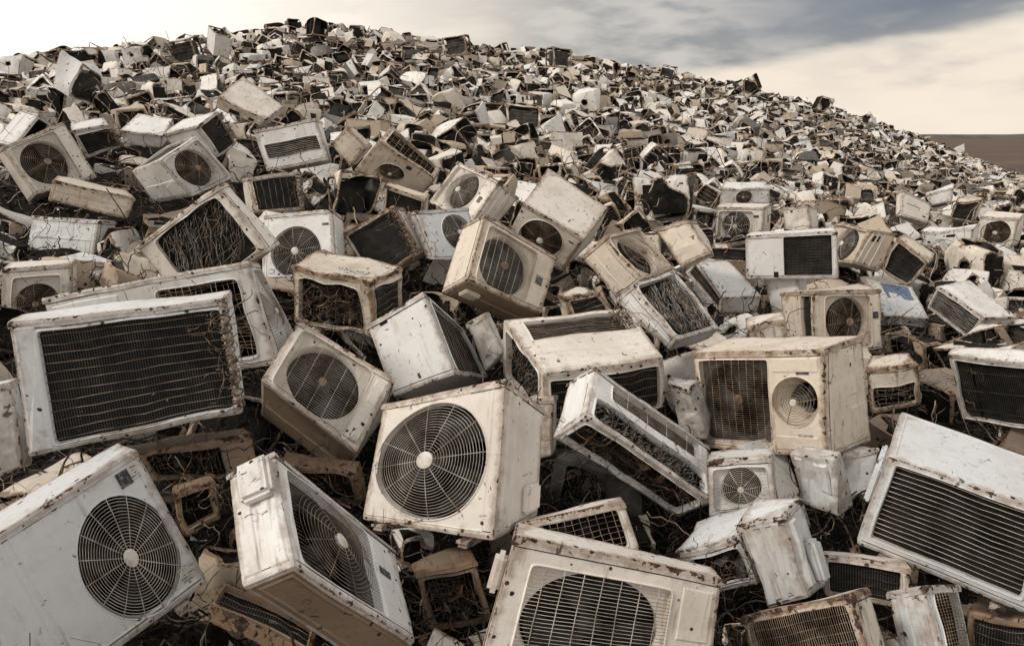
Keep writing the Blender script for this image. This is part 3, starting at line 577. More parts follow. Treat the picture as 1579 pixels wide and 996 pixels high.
def build_unit(name, pose, mat, feats, label, dent=0.003, seed=1, lod=1.0, ribs=(), lid=True, wires='old', stickers=(), feet=False, handle=None, broken=0, under=False, cat='air conditioner', group=None):
    U = Unit(pose, dent * (1.45 if dent < .02 else .85), seed); W, D, Hh = U.W, U.D, U.H; rng = U.rng
    root = bpy.data.objects.new('air_conditioner', None); COL.objects.link(root)
    root.rotation_mode = 'QUATERNION'; root.rotation_quaternion = U.q
    root.location = U.c + Vector((0, 0, CZ)) + U.q @ Vector((0, 0, -Hh / 2)); root.empty_display_size = .2
    tag(root, label, cat, group or 'discarded air conditioner units on the heap')
    wm = {'old': M_WIREOLD, 'light': M_WIRE, 'dark': M_WIREDARK}[wires]
    dims = {'F': (W, Hh, D), 'K': (W, Hh, D), 'L': (D, Hh, W), 'R': (D, Hh, W), 'T': (W, D, Hh), 'B': (W, D, Hh)}
    rb = min(0.022, D * .1, Hh * .1)
    ff_ = [x for x in feats.get('F', []) if isinstance(x, tuple) and x[0] in ('round', 'spider', 'mesh')] if feats.get('F') else []
    if ff_ and ff_[0][3] < .88 and not stickers and U.c.y < 9:
        u_ = max(ff_[0][3] + .03, .80); stickers = (('F', u_, .12, min(u_ + .11, .97), .22, 'w'), ('F', u_, .78, min(u_ + .09, .97), .81, 'k'))
    cas = G()
    # rounded edges and corners of the case
    bm = bmesh.new(); bmesh.ops.create_cube(bm, size=1.0)
    for v_ in bm.verts: v_.co = Vector((v_.co.x * W, v_.co.y * D, v_.co.z * Hh))
    bmesh.ops.bevel(bm, geom=list(bm.edges), offset=rb, segments=2, profile=0.6, affect='EDGES')
    big = sorted(bm.faces, key=lambda f: -f.calc_area())[:6]
    bmesh.ops.delete(bm, geom=big, context='FACES_ONLY')
    for it in range(4):
        le = [e for e in bm.edges if e.calc_length() > 0.10]
        if not le: break
        bmesh.ops.subdivide_edges(bm, edges=le, cuts=1, use_grid_fill=True)
    bm.verts.index_update()
    cas.add([v_.co.copy() for v_ in bm.verts], [tuple(v_.index for v_ in f.verts) for f in bm.faces]); bm.free()
    parts = []
    for f, (ua, va, na) in FACES.items():
        fw, fh, fd = dims[f]; ua, va, na = Vector(ua), Vector(va), Vector(na)
        def P(x, y, z=0.0, ua=ua, va=va, na=na, fd=fd, fw=fw, fh=fh):
            return ua * (x - fw / 2) + va * (y - fh / 2) + na * (fd / 2 + z)
        fl = feats.get(f, [])
        if fl == 'none': continue
        axis = 'u'
        if fl and fl[0] in ('u', 'v'): axis, fl = fl[0], fl[1:]
        X0, Y0, X1, Y1 = rb, rb, fw - rb, fh - rb
        cells = []; cur = X0 if axis == 'u' else Y0
        for ft in fl:
            k, u0, v0, u1, v1 = ft[:5]; hx0, hy0, hx1, hy1 = u0 * fw, v0 * fh, u1 * fw, v1 * fh
            hx0, hy0 = max(hx0, rb * 1.3), max(hy0, rb * 1.3); hx1, hy1 = min(hx1, fw - rb * 1.3), min(hy1, fh - rb * 1.3)
            if axis == 'u':
                a, b = max(cur, hx0 - .025), min(X1, hx1 + .025)
                if a > cur + 1e-4: cells.append(((cur, Y0, a, Y1), None))
                cells.append(((a, Y0, b, Y1), (k, hx0, hy0, hx1, hy1, ft[5] if len(ft) > 5 else {}))); cur = b
            else:
                a, b = max(cur, hy0 - .025), min(Y1, hy1 + .025)
                if a > cur + 1e-4: cells.append(((X0, cur, X1, a), None))
                cells.append(((X0, a, X1, b), (k, hx0, hy0, hx1, hy1, ft[5] if len(ft) > 5 else {}))); cur = b
        if axis == 'u' and cur < X1 - 1e-4: cells.append(((cur, Y0, X1, Y1), None))
        if axis == 'v' and cur < Y1 - 1e-4: cells.append(((X0, cur, X1, Y1), None))
        for cell, ft in cells:
            x0, y0, x1, y1 = cell
            if ft is None:
                nx = max(1, int((x1 - x0) / .07)); ny = max(1, int((y1 - y0) / .07))
                V = [P(x0 + (x1 - x0) * i / nx, y0 + (y1 - y0) * j / ny) for j in range(ny + 1) for i in range(nx + 1)]
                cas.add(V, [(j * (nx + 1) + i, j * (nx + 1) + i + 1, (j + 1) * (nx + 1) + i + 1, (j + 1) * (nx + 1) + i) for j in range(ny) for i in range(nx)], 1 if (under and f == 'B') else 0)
                continue
            k, hx0, hy0, hx1, hy1, op = ft
            rnd = k in ('round', 'duct')
            ring_cell(cas, P, cell, (hx0, hy0, hx1, hy1), ('ell' if 'ell' in op else 'round') if rnd else 'rect', wall=0.035 if k != 'coil' else 0.022, lip=op.get('lip', 0.006), ex=30.0 if op.get('sq') else None)
            cx, cy = (hx0 + hx1) / 2, (hy0 + hy1) / 2; ra, rbb = (hx1 - hx0) / 2, (hy1 - hy0) / 2; r = min(ra, rbb) if 'ell' not in op else rbb
            ccx = hx0 + op.get('cx', .5) * (hx1 - hx0); ccy = hy0 + op.get('cy', .5) * (hy1 - hy0)
            ell = op.get('ell', 1.0)
            bx, by, bs, bd = rng.uniform(hx0, hx1), rng.uniform(hy0, hy1), r * rng.uniform(.25, .5), rng.choice((.004, .010, .018, .026)) * (1 if U.c.y > 3.2 else .6)
            def PE(x, y, z=0.0, P=P, x0_=(cx if rnd else ccx), ell=ell, bx=bx, by=by, bs=bs, bd=bd):
                x = x0_ + (x - x0_) * ell
                if z > 0: z -= bd * math.exp(-((x - bx) ** 2 + (y - by) ** 2) / (bs * bs))
                return P(x, y, z)
            if k in ('mesh', 'spider', 'broken'):
                rr = op.get('r', .94) * r
                pl = G(); ring_cell(pl, P, (hx0 - .004, hy0 - .004, hx1 + .004, hy1 + .004), (ccx - rr * ell, ccy - rr, ccx + rr * ell, ccy + rr), 'ell', z=-.032, lip=0, wall=0.08)
                if not op.get('noplate'): parts.append(('fan_shroud', pl, [M_DARKG if op.get('dk') else mat], True))
            else: rr = r
            if k in ('round', 'mesh', 'spider', 'duct', 'broken') and fd > .14:
                fz = -min(.10, fd * .45)
                hub, bl = fan_blades(PE, ccx if not rnd else cx, ccy if not rnd else cy, rr, fz, rng)
                parts.append(('fan', hub, [M_FANG if op.get('fan') == 'grey' else M_FAND], True, [('blade', g_, [M_FANG if op.get('fan') == 'grey' else M_FAND], True) for g_ in bl]))
                bk = G(); bz = -fd + .03 if fd < .45 else -.28
                bk.add([P(hx0 - .03, max(hy0 - .03, .02), bz), P(min(hx1 + .03, fw - .02), max(hy0 - .03, .02), bz), P(min(hx1 + .03, fw - .02), min(hy1 + .03, fh - .02), bz), P(hx0 - .03, min(hy1 + .03, fh - .02), bz)], [(0, 1, 2, 3)])
                parts.append(('rear_coil', bk, [M_DARK], False))
            if k == 'coil' or k == 'open':
                dz = -.026 if k == 'coil' else (-.05 if op.get('fins') else -min(.14, fd * .5))
                bk = G(); nx, ny = 8, 6
                V = [P(hx0 - .012 + (hx1 - hx0 + .024) * i / nx, hy0 - .012 + (hy1 - hy0 + .024) * j / ny, dz + rng.uniform(-.003, .003)) for j in range(ny + 1) for i in range(nx + 1)]
                bk.add(V, [(j * (nx + 1) + i, j * (nx + 1) + i + 1, (j + 1) * (nx + 1) + i + 1, (j + 1) * (nx + 1) + i) for j in range(ny) for i in range(nx)])
                fm = M_FINX if f in 'FKTB' else M_FINY
                parts.append(('coil', bk, [fm if k == 'coil' and not op.get('black') else M_DARK], True))  # open fronts get a black backing here, inside shade as colour
            # ---- grille wires
            gw = G(); wr = op.get('wr', 0.0021) * (.62 if k in ('round', 'spider', 'mesh') else .8) * (1 if U.c.y < 8 else 1.3); skip = op.get('skip', 0.0)
            if k in ('round', 'spider', 'duct'):
                R1 = r * (.985 if k == 'round' else .97); c0, c1 = (cx, cy) if k != 'spider' else (ccx, ccy)
                nr = int(op.get('rings', 16) * .85); n = 40 if lod >= 1 else 28
                dome = op.get('dome', .022)
                for q in range(nr):
                    fr = .17 + .83 * (q + .5) / nr; R2 = R1 * fr
                    zz = dome * (1 - fr ** 2) + .004
                    if rng.random() < skip:
                        a1 = rng.uniform(0, 6.28); a2 = a1 + rng.uniform(2, 5)
                        gw.tube([PE(c0 + R2 * math.cos(a1 + (a2 - a1) * i / 20), c1 + R2 * math.sin(a1 + (a2 - a1) * i / 20), zz + rng.uniform(-.004, .004)) for i in range(21)], wr, 4)
                    else:
                        gw.tube([PE(c0 + R2 * math.cos(2 * math.pi * i / n), c1 + R2 * math.sin(2 * math.pi * i / n), zz) for i in range(n)], wr, 4, closed=True)
                ns = op.get('spokes', 12); a0 = op.get('a0', .13)
                for q in range(ns):
                    a = a0 + 2 * math.pi * q / ns
                    pts = [PE(c0 + R1 * fr * math.cos(a), c1 + R1 * fr * math.sin(a), dome * (1 - fr ** 2) + .006) for fr in (.12, .35, .6, .8, 1.03)]
                    gw.tube(pts, wr * 1.25, 4)
                if k == 'spider':                      # straight bars fill the corners
                    nb_ = int(rbb * 2 / .018)
                    for i in range(1, nb_):
                        y = hy0 + (hy1 - hy0) * i / nb_; dy = abs(y - c1)
                        if dy < R1:
                            xx = ell * math.sqrt(R1 * R1 - dy * dy)
                            if c0 - xx > hx0 + .01: gw.tube([P(hx0, y, .003), P(c0 - xx, y, .003)], wr * .8, 4)
                            if c0 + xx < hx1 - .01: gw.tube([P(c0 + xx, y, .003), P(hx1, y, .003)], wr * .8, 4)
                        else: gw.tube([P(hx0, y, .003), P(hx1, y, .003)], wr * .8, 4)
                parts.append(('fan_guard', gw, [wm if not op.get('light') else M_WIRE], True, [('hub_cap', None, [M_HUBRUST if op.get('rusthub') else M_HUB], (c0, c1, R1 * .15, dome + .008, PE, ua, va))]))
            elif k in ('mesh', 'broken'):
                pit = op.get('pitch', .0125); nh = int((hy1 - hy0) / pit); amp = .008 if k == 'broken' else .0012
                vert = op.get('vert', False)
                for i in range(1, nh):
                    if rng.random() < skip + (.25 if k == 'broken' else 0): continue
                    y = hy0 + (hy1 - hy0) * i / nh; e = rng.uniform(.3, .9) if (k == 'broken' and rng.random() < .5) else 1.0
                    xa, xb = (hx0, hx0 + (hx1 - hx0) * e)
                    gw.tube([P(xa + (xb - xa) * j / 6, y + rng.uniform(-amp, amp), .004 + (rng.uniform(-.03, .01) if k == 'broken' else 0.006 * math.sin(math.pi * j / 6))) for j in range(7)], wr * .8, 4)
                nv = op.get('nv', 6)
                for i in range(nv):
                    x = hx0 + (hx1 - hx0) * (i + .7) / (nv + .4)
                    gw.tube([P(x + rng.uniform(-amp, amp), hy0 + (hy1 - hy0) * j / 6, .008 + (rng.uniform(-.03, .01) if k == 'broken' else 0)) for j in range(7)], wr * 1.2, 4)
                if op.get('cap', True):
                    parts.append(('fan_guard', gw, [wm if not op.get('light') else M_WIRE], True, [('hub_cap', None, [M_HUBRUST], (ccx, ccy, r * .13, -.035, P, ua, va))]))
                else: parts.append(('fan_guard', gw, [wm if not op.get('light') else M_WIRE], True))
            elif k == 'coil':
                nh = op.get('n', 12); ax_ = op.get('axis', 'h'); sag = op.get('sag', .003)
                for i in range(nh):
                    fr = (i + .5) / nh
                    if rng.random() < skip: continue
                    pts = []
                    for j in range(9):
                        q = j / 8
                        if ax_ == 'h': pts.append(P(hx0 + (hx1 - hx0) * q, hy0 + (hy1 - hy0) * fr + rng.uniform(-sag, sag), -.008 + rng.uniform(-.003, .003)))
                        else: pts.append(P(hx0 + (hx1 - hx0) * fr + rng.uniform(-sag, sag), hy0 + (hy1 - hy0) * q, -.008 + rng.uniform(-.003, .003)))
                    gw.tube(pts, wr, 4)
                parts.append(('coil_guard', gw, [wm if not op.get('light') else M_WIRE], True))
                if op.get('bends'):
                    tb = G()
                    sx = hx1 - .012 if op['bends'] == 'r' else hx0 + .012
                    nb_ = int((hy1 - hy0) / .035)
                    for i in range(nb_):
                        y = hy0 + (hy1 - hy0) * (i + .5) / nb_
                        tb.tube([P(sx + .022 * math.sin(a) * (1 if op['bends'] == 'r' else -1), y + .012 * math.cos(a), -.006 + rng.uniform(0, .012)) for a in np.linspace(0, math.pi, 6)], .0045, 5)
                    for i in range(nb_):
                        y = hy0 + (hy1 - hy0) * (i + rng.random()) / nb_; sg_ = 1 if op['bends'] == 'r' else -1
                        tb.tube([P(sx + sg_ * (.01 + .045 * math.sin(a)), y + .022 * math.cos(a), .004 + rng.uniform(0, .03)) for a in np.linspace(0, math.pi, 6)], .0048, 5)
                    for i in range(40):
                        tb.tube(squiggle(rng, P(sx + rng.uniform(-.02, .04), rng.uniform(hy0, hy1), rng.uniform(-.01, .03)), rng.uniform(.08, .26), .003), rng.uniform(.0012, .003), 4)
                    parts.append(('pipe_bends', tb, [M_COPPER], True))
            elif k == 'open':
                tb = G()
                if op.get('fins'):                 # shredded fins: long bent strips across the opening
                    ff = G(); lean = op.get('lean', .3)
                    for i in range(op['fins']):
                        x = rng.uniform(hx0, hx1); y0_, y1_ = sorted((hy0 + (hy1 - hy0) * rng.random() ** 1.6, hy1 - (hy1 - hy0) * rng.random() ** 1.6)); sw = rng.uniform(-.05, .05)
                        pts = []
                        for j in range(8):
                            f_ = j / 7; px_ = x + lean * (f_ - .5) * (hx1 - hx0) * .5 + sw * math.sin(f_ * 3.1) + rng.uniform(-.004, .004)
                            pts.append(P(min(max(px_, hx0 + .003), hx1 - .003), y0_ + (y1_ - y0_) * f_, rng.uniform(-.04, -.004)))
                        ff.tube(pts, rng.choice((.0012, .0018, .0028)), 3, m=rng.choice((0, 0, 1)))
                    parts.append(('shredded_fins', ff, [M_SILVER, M_WIREOLD], True))
                if U.c.y < 8 and hx1 - hx0 > .2 and not op.get('fins'):
                    cg = G(); zz = -.09; nh_ = int((hy1 - hy0) / .016)
                    for i in range(nh_):
                        y = hy0 + (hy1 - hy0) * (i + .5) / nh_; e0, e1 = sorted((rng.random() ** 2 * .5, 1 - rng.random() ** 2 * .5))
                        if rng.random() < .15: continue
                        cg.tube([P(hx0 + (hx1 - hx0) * (e0 + (e1 - e0) * j / 5), y + rng.uniform(-.005, .005), zz + rng.uniform(-.012, .012)) for j in range(6)], .0013, 4)
                    for i in range(9):
                        x = hx0 + (hx1 - hx0) * (i + .5) / 9
                        cg.tube([P(x + rng.uniform(-.006, .006), hy0 + (hy1 - hy0) * j / 5, zz + .012 + rng.uniform(-.01, .01)) for j in range(6)], .0016, 4)
                    parts.append(('inner_grille', cg, [M_WIREOLD], True))
                    for i in range(10):
                        sh_ = G()
                        c_ = P(rng.uniform(hx0, hx1), rng.uniform(hy0, hy1), rng.uniform(-.10, -.01)); q_ = Quaternion((rng.gauss(0, 1), rng.gauss(0, 1), rng.gauss(0, 1)), rng.uniform(0, 6)); a_, b_ = rng.uniform(.02, .07), rng.uniform(.008, .03)
                        sh_.add([c_ + q_ @ Vector((x * a_, y * b_ * rng.uniform(.5, 1.3), .02 * (1 - abs(x)))) for y in (-1, 1) for x in (-1, 0, 1)], [(0, 1, 4, 3), (1, 2, 5, 4)])
                        parts.append(('torn_fin', sh_, [rng.choice((M_DARKG, M_DARKG, M_RUST))], False))
                for i in range(op.get('n', 40)):
                    tb.tube(squiggle(rng, P(rng.uniform(hx0, hx1), rng.uniform(hy0, hy1), rng.uniform(-.12, .0)), rng.uniform(.08, .42), .003, 12, 1.2), rng.choice((.0009, .0012, .0018, .0026)), 4, m=rng.choice((0, 0, 1)))
                parts.append(('loose_wiring', tb, [M_COPPER if op.get('cu', 1) else M_CABLE, M_WIREDARK], True))
            if k == 'duct':
                d_ = G(); n = 30; V = []
                for rr_, zz in ((r, -.03), (r * .92, -.06), (r * .62, -.12), (r * .60, -.20)):
                    V += [P(cx + rr_ * math.cos(2 * math.pi * q / n), cy + r * .02 + rr_ * math.sin(2 * math.pi * q / n), zz) for q in range(n)]
                d_.add(V, [(q * n + i, q * n + (i + 1) % n, (q + 1) * n + (i + 1) % n, (q + 1) * n + i) for q in range(3) for i in range(n)])
                parts.append(('fan_duct', d_, [mat], True))
        # pressed ribs, raised panels and handles on this face
        for rf in ribs:
            if rf[0] != f: continue
            _, u0, v0, u1, v1, hgt = rf
            x0, y0, x1, y1 = u0 * fw, v0 * fh, u1 * fw, v1 * fh; b = min(.010, (x1 - x0) * .3, (y1 - y0) * .3)
            nx = max(1, int((x1 - x0) / .1)); ny = max(1, int((y1 - y0) / .1)); 
            lo = [(x0, y0), (x1, y0), (x1, y1), (x0, y1)]; hi = [(x0 + b, y0 + b), (x1 - b, y0 + b), (x1 - b, y1 - b), (x0 + b, y1 - b)]
            def loop(c4, z):
                o_ = []
                for q in range(4):
                    A_, B_ = c4[q], c4[(q + 1) % 4]; nn_ = nx if q % 2 == 0 else ny
                    for i in range(nn_): o_.append(P(A_[0] + (B_[0] - A_[0]) * i / nn_, A_[1] + (B_[1] - A_[1]) * i / nn_, z))
                return o_
            L0, L1 = loop(lo, -.002), loop(hi, hgt); n = len(L0)
            if (u1 - u0) * (v1 - v0) > .45:       # a raised bead that runs round the panel
                hi2 = [(x0 + 2 * b, y0 + 2 * b), (x1 - 2 * b, y0 + 2 * b), (x1 - 2 * b, y1 - 2 * b), (x0 + 2 * b, y1 - 2 * b)]
                L2 = loop(hi2, -.002)
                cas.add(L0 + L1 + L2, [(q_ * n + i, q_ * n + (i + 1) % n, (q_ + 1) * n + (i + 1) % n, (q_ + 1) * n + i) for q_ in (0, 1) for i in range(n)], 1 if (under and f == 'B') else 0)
                continue
            cen = P((x0 + x1) / 2, (y0 + y1) / 2, hgt)
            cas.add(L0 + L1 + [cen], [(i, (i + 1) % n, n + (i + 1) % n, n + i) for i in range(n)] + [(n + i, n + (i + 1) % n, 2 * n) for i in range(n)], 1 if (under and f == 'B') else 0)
        for sk in stickers:
            if sk[0] != f: continue
            _, u0, v0, u1, v1, kind = sk
            g = G(); z = .0035 if f != 'T' else .0085
            g.add([P(u0 * fw, v0 * fh, z), P(u1 * fw, v0 * fh, z), P(u1 * fw, v1 * fh, z), P(u0 * fw, v1 * fh, z)], [(0, 1, 2, 3)])
            parts.append(({'w': 'rating_label', 'k': 'rating_label', 'b': 'film_patch', 'd': 'painted_recess', 'o': 'painted_recess'}[kind], g, [{'w': M_STICK, 'k': M_BLACKLAB, 'b': M_BLUE, 'd': M_DARKG, 'o': M_DARK}[kind]], False))  # dark quads lie flat on the sheet and paint the shade of holes, dents
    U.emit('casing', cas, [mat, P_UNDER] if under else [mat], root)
    if lid and 'T' not in feats and D > .15:
        g = G(); th = .028; e = .004
        nx = max(2, int(W / .09)); ny = max(2, int(D / .09))
        # thin folded cap over the case: skirt and top
        per = [(-W / 2 - e + (W + 2 * e) * i / nx, -D / 2 - e) for i in range(nx)] + [(W / 2 + e, -D / 2 - e + (D + 2 * e) * i / ny) for i in range(ny)] + \
              [(W / 2 + e - (W + 2 * e) * i / nx, D / 2 + e) for i in range(nx)] + [(-W / 2 - e, D / 2 + e - (D + 2 * e) * i / ny) for i in range(ny)]
        n = len(per); sh = rb * .7
        def ins(p, k): return (p[0] - math.copysign(k, p[0]) * min(1, abs(p[0]) / (W * .5)), p[1] - math.copysign(k, p[1]) * min(1, abs(p[1]) / (D * .5)))
        V = [Vector((*p, Hh / 2 - th)) for p in per] + [Vector((*p, Hh / 2 - .008)) for p in per] + [Vector((*ins(p, sh * .4), Hh / 2 + e)) for p in per] + [Vector((*ins(p, sh * 1.6), Hh / 2 + e + .001)) for p in per]
        F = [(q * n + i, q * n + (i + 1) % n, (q + 1) * n + (i + 1) % n, (q + 1) * n + i) for q in range(3) for i in range(n)]
        g.add(V, F)
        # top sheet
        a, b = W / 2 + e - sh * 1.6, D / 2 + e - sh * 1.6
        V = [Vector((-a + 2 * a * i / nx, -b + 2 * b * j / ny, Hh / 2 + e + .001)) for j in range(ny + 1) for i in range(nx + 1)]
        g.add(V, [(j * (nx + 1) + i, j * (nx + 1) + i + 1, (j + 1) * (nx + 1) + i + 1, (j + 1) * (nx + 1) + i) for j in range(ny) for i in range(nx)])
        U.emit('lid', g, [mat], root)
    if D > .15 and min(W, Hh) > .22:       # open dirt-filled seams under the lid, over the base pan and down the sides
        g = G(); rs = .0017 + .0006 * (U.c.y > 5)
        for zz in ([Hh / 2 - .031] if (lid and 'T' not in feats) else []) + [-Hh / 2 + .035]:
            e = .0006
            per = [(-W / 2 - e + rb, -D / 2 - e), (-W / 4, -D / 2 - e), (0, -D / 2 - e), (W / 4, -D / 2 - e), (W / 2 + e - rb, -D / 2 - e), (W / 2 + e, -D / 2 - e + rb), (W / 2 + e, 0), (W / 2 + e, D / 2 + e - rb), (W / 2 + e - rb, D / 2 + e), (0, D / 2 + e), (-W / 2 - e + rb, D / 2 + e), (-W / 2 - e, D / 2 + e - rb), (-W / 2 - e, 0), (-W / 2 - e, -D / 2 - e + rb)]
            g.tube([(a, b, zz) for a, b in per], rs, 4, closed=True)
        for sx in (-1, 1): g.tube([(sx * (W / 2 + .0006), -D / 2 + .045, -Hh / 2 + .035 + (Hh - .07) * j / 6) for j in range(7)], rs, 4)
        U.emit('seam', g, [M_DARK], root)
    if feet:
        for sx in (-.32, .32):
            g = G(); g.box((sx * W, 0, -Hh / 2 - .014), (.05, D + .07, .028)); g.box((sx * W, -D / 2 - .03, -Hh / 2 - .006), (.06, .03, .012))
            U.emit('foot', g, [mat], root)
    if handle:
        f, u0, v0, u1, v1, hgt = handle
        ua, va, na = [Vector(a) for a in FACES[f]]; fw, fh, fd = dims[f]
        c_ = ua * ((u0 + u1) / 2 * fw - fw / 2) + va * ((v0 + v1) / 2 * fh - fh / 2) + na * (fd / 2 + hgt / 2)
        d_ = ua * ((u1 - u0) * fw) + va * ((v1 - v0) * fh) + na * hgt
        g = G(); bmh = bmesh.new(); bmesh.ops.create_cube(bmh, size=1)
        for v_ in bmh.verts: v_.co = Vector((v_.co.x * abs(d_.x), v_.co.y * abs(d_.y), v_.co.z * abs(d_.z)))
        bmesh.ops.bevel(bmh, geom=list(bmh.edges), offset=min(abs(x) for x in d_) * .3, segments=2, affect='EDGES')
        bmh.verts.index_update()
        g.add([v_.co + c_ for v_ in bmh.verts], [tuple(v_.index for v_ in q.verts) for q in bmh.faces]); bmh.free()
        U.emit('valve_cover', g, [mat], root)
    for pt in parts:
        o = U.emit(pt[0], pt[1], pt[2], root, pt[3])
        if o is None: continue
        for sub in (pt[4] if len(pt) > 4 else ()):
            if sub[1] is None:
                c0, c1, r_, z_, P, ua, va = sub[3]; g = G(); g.disc(P(c0, c1, z_), (P(c0 + 1, c1, z_) - P(c0, c1, z_)), va, r_, 20, 0, .004)
                U.emit(sub[0], g, sub[2], o, False)
            else: U.emit(sub[0], sub[1], sub[2], o, sub[3])
    if W * FPX / max(U.c.y, 1) > 200:       # screws that are large enough to see
        for fx in (-.46, -.15, .15, .46):
            for fz in (-.47, .47):
                g = G(); g.disc((fx * W, -D / 2 - .002, fz * Hh), (1, 0, 0), (0, 0, 1), .0055, 8, 0, .003)
                U.emit('screw', g, [M_RUST], root)
    return root

# ------------------------------------------------------------------ the units one can tell apart
RB = [('R', .10, .05, .20, .95, .006), ('R', .30, .05, .40, .95, .006), ('R', .55, .05, .62, .95, .006)]
LB = [('L', .12, .06, .24, .94, .006), ('L', .40, .06, .52, .94, .006), ('L', .70, .06, .80, .94, .006)]
TB_ = [('T', .05, .12, .95, .30, .005), ('T', .05, .50, .95, .66, .005)]
FP = [('F', .80, .58, .96, .90, .005), ('F', .80, .10, .96, .50, .004)]     # service panel at the right of the fan
U_ = {}
def hero(k, mat, feats, label, **kw):
    U_[k] = build_unit(k, POSE[k], mat, feats, label, seed=int(k[1:]), **kw)

hero('H01', P_COOL, {'F': [('round', .47, .05, .97, .84, dict(ell=.70, rings=19, spokes=15, a0=.2, light=1, wr=.0024, fan='dark'))]},
     'big grey-white unit, bottom left corner, with round fan guard and white hub', dent=.003,
     ribs=[('F', .04, .04, .24, .96, .005), ('F', .255, .05, .97, .97, .004)] + LB, stickers=[('F', .84, .83, .91, .93, 'k'), ('F', .91, .84, .96, .93, 'w'), ('F', .88, .10, .96, .2, 'w')], feet=True)
hero('H02', under=True, mat=P_COOL, feats={'F': [('coil', .12, .06, .97, .92, dict(n=12, sag=.004, bends='r', wr=.0021))]}, label='large white unit, left edge, its whole bare coil behind bent horizontal wires', dent=.005, lid=True,
     ribs=[('F', .015, .03, .12, .97, .006), ('B', .1, .1, .9, .9, .005)], wires='old')
hero('H03', P_WHITE, {'F': [('broken', .54, .10, .93, .87, dict(noplate=1, cap=False, nv=14, pitch=.012))], 'R': [('spider', .1, .08, .92, .92, dict(rings=12, spokes=6))]},
     'long white unit behind the bare coil unit, torn mesh front and mesh side', dent=.006, ribs=[('F', .03, .62, .36, .92, .004)])
hero('H04', P_CREAM, {'F': [('spider', .15, .03, .84, .86, dict(rings=14, spokes=8, rusthub=1))]},
     'small white unit at the left edge with square fan opening, above the bare coil', stickers=[('F', .86, .6, .95, .72, 'w')])
hero('H05', P_COOL, {'F': []}, 'blank grey-white box on the left slope under the long beige box', ribs=[('F', .06, .08, .94, .92, .004), ('F', .06, .5, .94, .52, .007)], dent=.005)
hero('H06', P_TAN, {'F': []}, 'long flat beige box tilted down right, below the left fan unit', ribs=[('F', .05, .10, .95, .42, .004), ('F', .05, .5, .95, .9, .004)], dent=.006)
hero('H07', P_CREAM, {'F': [('spider', .06, .06, .79, .93, dict(rings=15, spokes=8, rusthub=1, r=.96))]},
     'upper left tilted unit with fan at its left and blank service panel', ribs=[('F', .82, .04, .97, .96, .004)], stickers=[('F', .86, .66, .94, .71, 'd')])
hero('H08', P_WHITE, {'F': [], 'R': [('open', .1, .1, .9, .9, dict(n=8))]}, 'blank white casing leaning at the left edge behind the tilted fan unit', ribs=[('F', .1, .06, .45, .94, .005)])
hero('H09', P_WHITE, {'F': [('coil', .08, .10, .94, .82, dict(n=9, bends='r'))]}, 'small unit with a dark coil front right of the upper left fan unit', dent=.008, wires='dark')
hero('H10', P_WHITE, {'F': []}, 'low white box with a clean bright top on the upper left slope', dent=.006)
hero('H11', P_WHITE, {'F': [('coil', .05, .05, .95, .95, dict(n=10, bends='r'))]}, 'long white casing whose narrow end shows a black coil, upper left slope', dent=.006, wires='dark')
hero('H12', P_WHITE, {'F': [('spider', .05, .05, .96, .94, dict(rings=15, spokes=8, rusthub=1))], 'T': [('coil', .05, .08, .95, .92, dict(n=8))]},
     'white unit with square wire front and dark top, above the torn open frame', dent=.004, ribs=[('L', .1, .1, .9, .5, .005)])
hero('H13', P_CREAM, {'F': []}, 'long cream casing lying high on the left slope, white lid facing up', dent=.008, stickers=[('F', .3, .2, .5, .6, 'o'), ('F', .7, .2, .8, .5, 'o')])
hero('H14', P_WHITE, {'F': [('v'), ('coil', .09, .30, .93, .62, dict(n=8, light=1))]}, 'white unit with a coil strip between two blank panels, upper left of centre', dent=.005, feet=False)
hero('H15', P_CREAM, {'F': [('coil', .05, .06, .90, .90, dict(n=7, axis='v', sag=.006, bends='r'))]}, 'squarish black coil with vertical wires above the left round fan unit', dent=.007, wires='old')
hero('H16', P_TAN, {'F': []}, 'small ribbed tan box tilted to the right, upper centre left', ribs=[('F', .15, .06, .32, .94, .005), ('F', .45, .06, .6, .94, .005), ('F', .75, .06, .9, .94, .005)], dent=.006)
hero('H17', P_TAN, {'F': [('round', .24, -.02, .62, .74, dict(rings=10, spokes=6))], 'T': [('broken', .08, .10, .92, .90, dict(noplate=1, nv=9))]},
     'tan unit tipped back, torn mesh on top and small round fan below it', dent=.005, stickers=[('F', .55, .74, .63, .86, 'd')])
hero('H18', P_CREAM, {'F': [('spider', .06, .08, .77, .93, dict(rings=13, spokes=9, r=.98, light=1, fan='dark'))]},
     'cream upper centre unit tilted left, eight-spoked round guard and ribbed side', ribs=RB, stickers=[('F', .84, .44, .91, .58, 'k')])
hero('H19', P_CREAM, {'F': [('round', .13, .06, .80, .94, dict(rings=14, spokes=7, skip=.1, fan='dark'))]},
     'unit right of top centre with a large blank lid over a round fan', ribs=[('T', .04, .06, .80, .94, .004)], dent=.005)
hero('H20', P_COOL, {'F': [('round', .30, .14, .98, .88, dict(rings=13, spokes=8, light=1))]}, 'bluish white unit with round fan and white hub left of the large tan unit', dent=.004)
hero('H21', under=True, mat=P_TAN, feats={'F': [('mesh', .085, .05, .75, .89, dict(nv=8, pitch=.011, r=1.0, light=1))]}, label='large tan unit above centre tilted right with square wire front and rusty hub',
     ribs=[('F', .77, .55, .95, .92, .004), ('F', .77, .06, .95, .35, .004), ('B', .06, .15, .94, .5, .006)] + LB[:2], stickers=[('F', .80, .42, .89, .55, 'k')], handle=('B', .1, .4, .3, .7, .03))
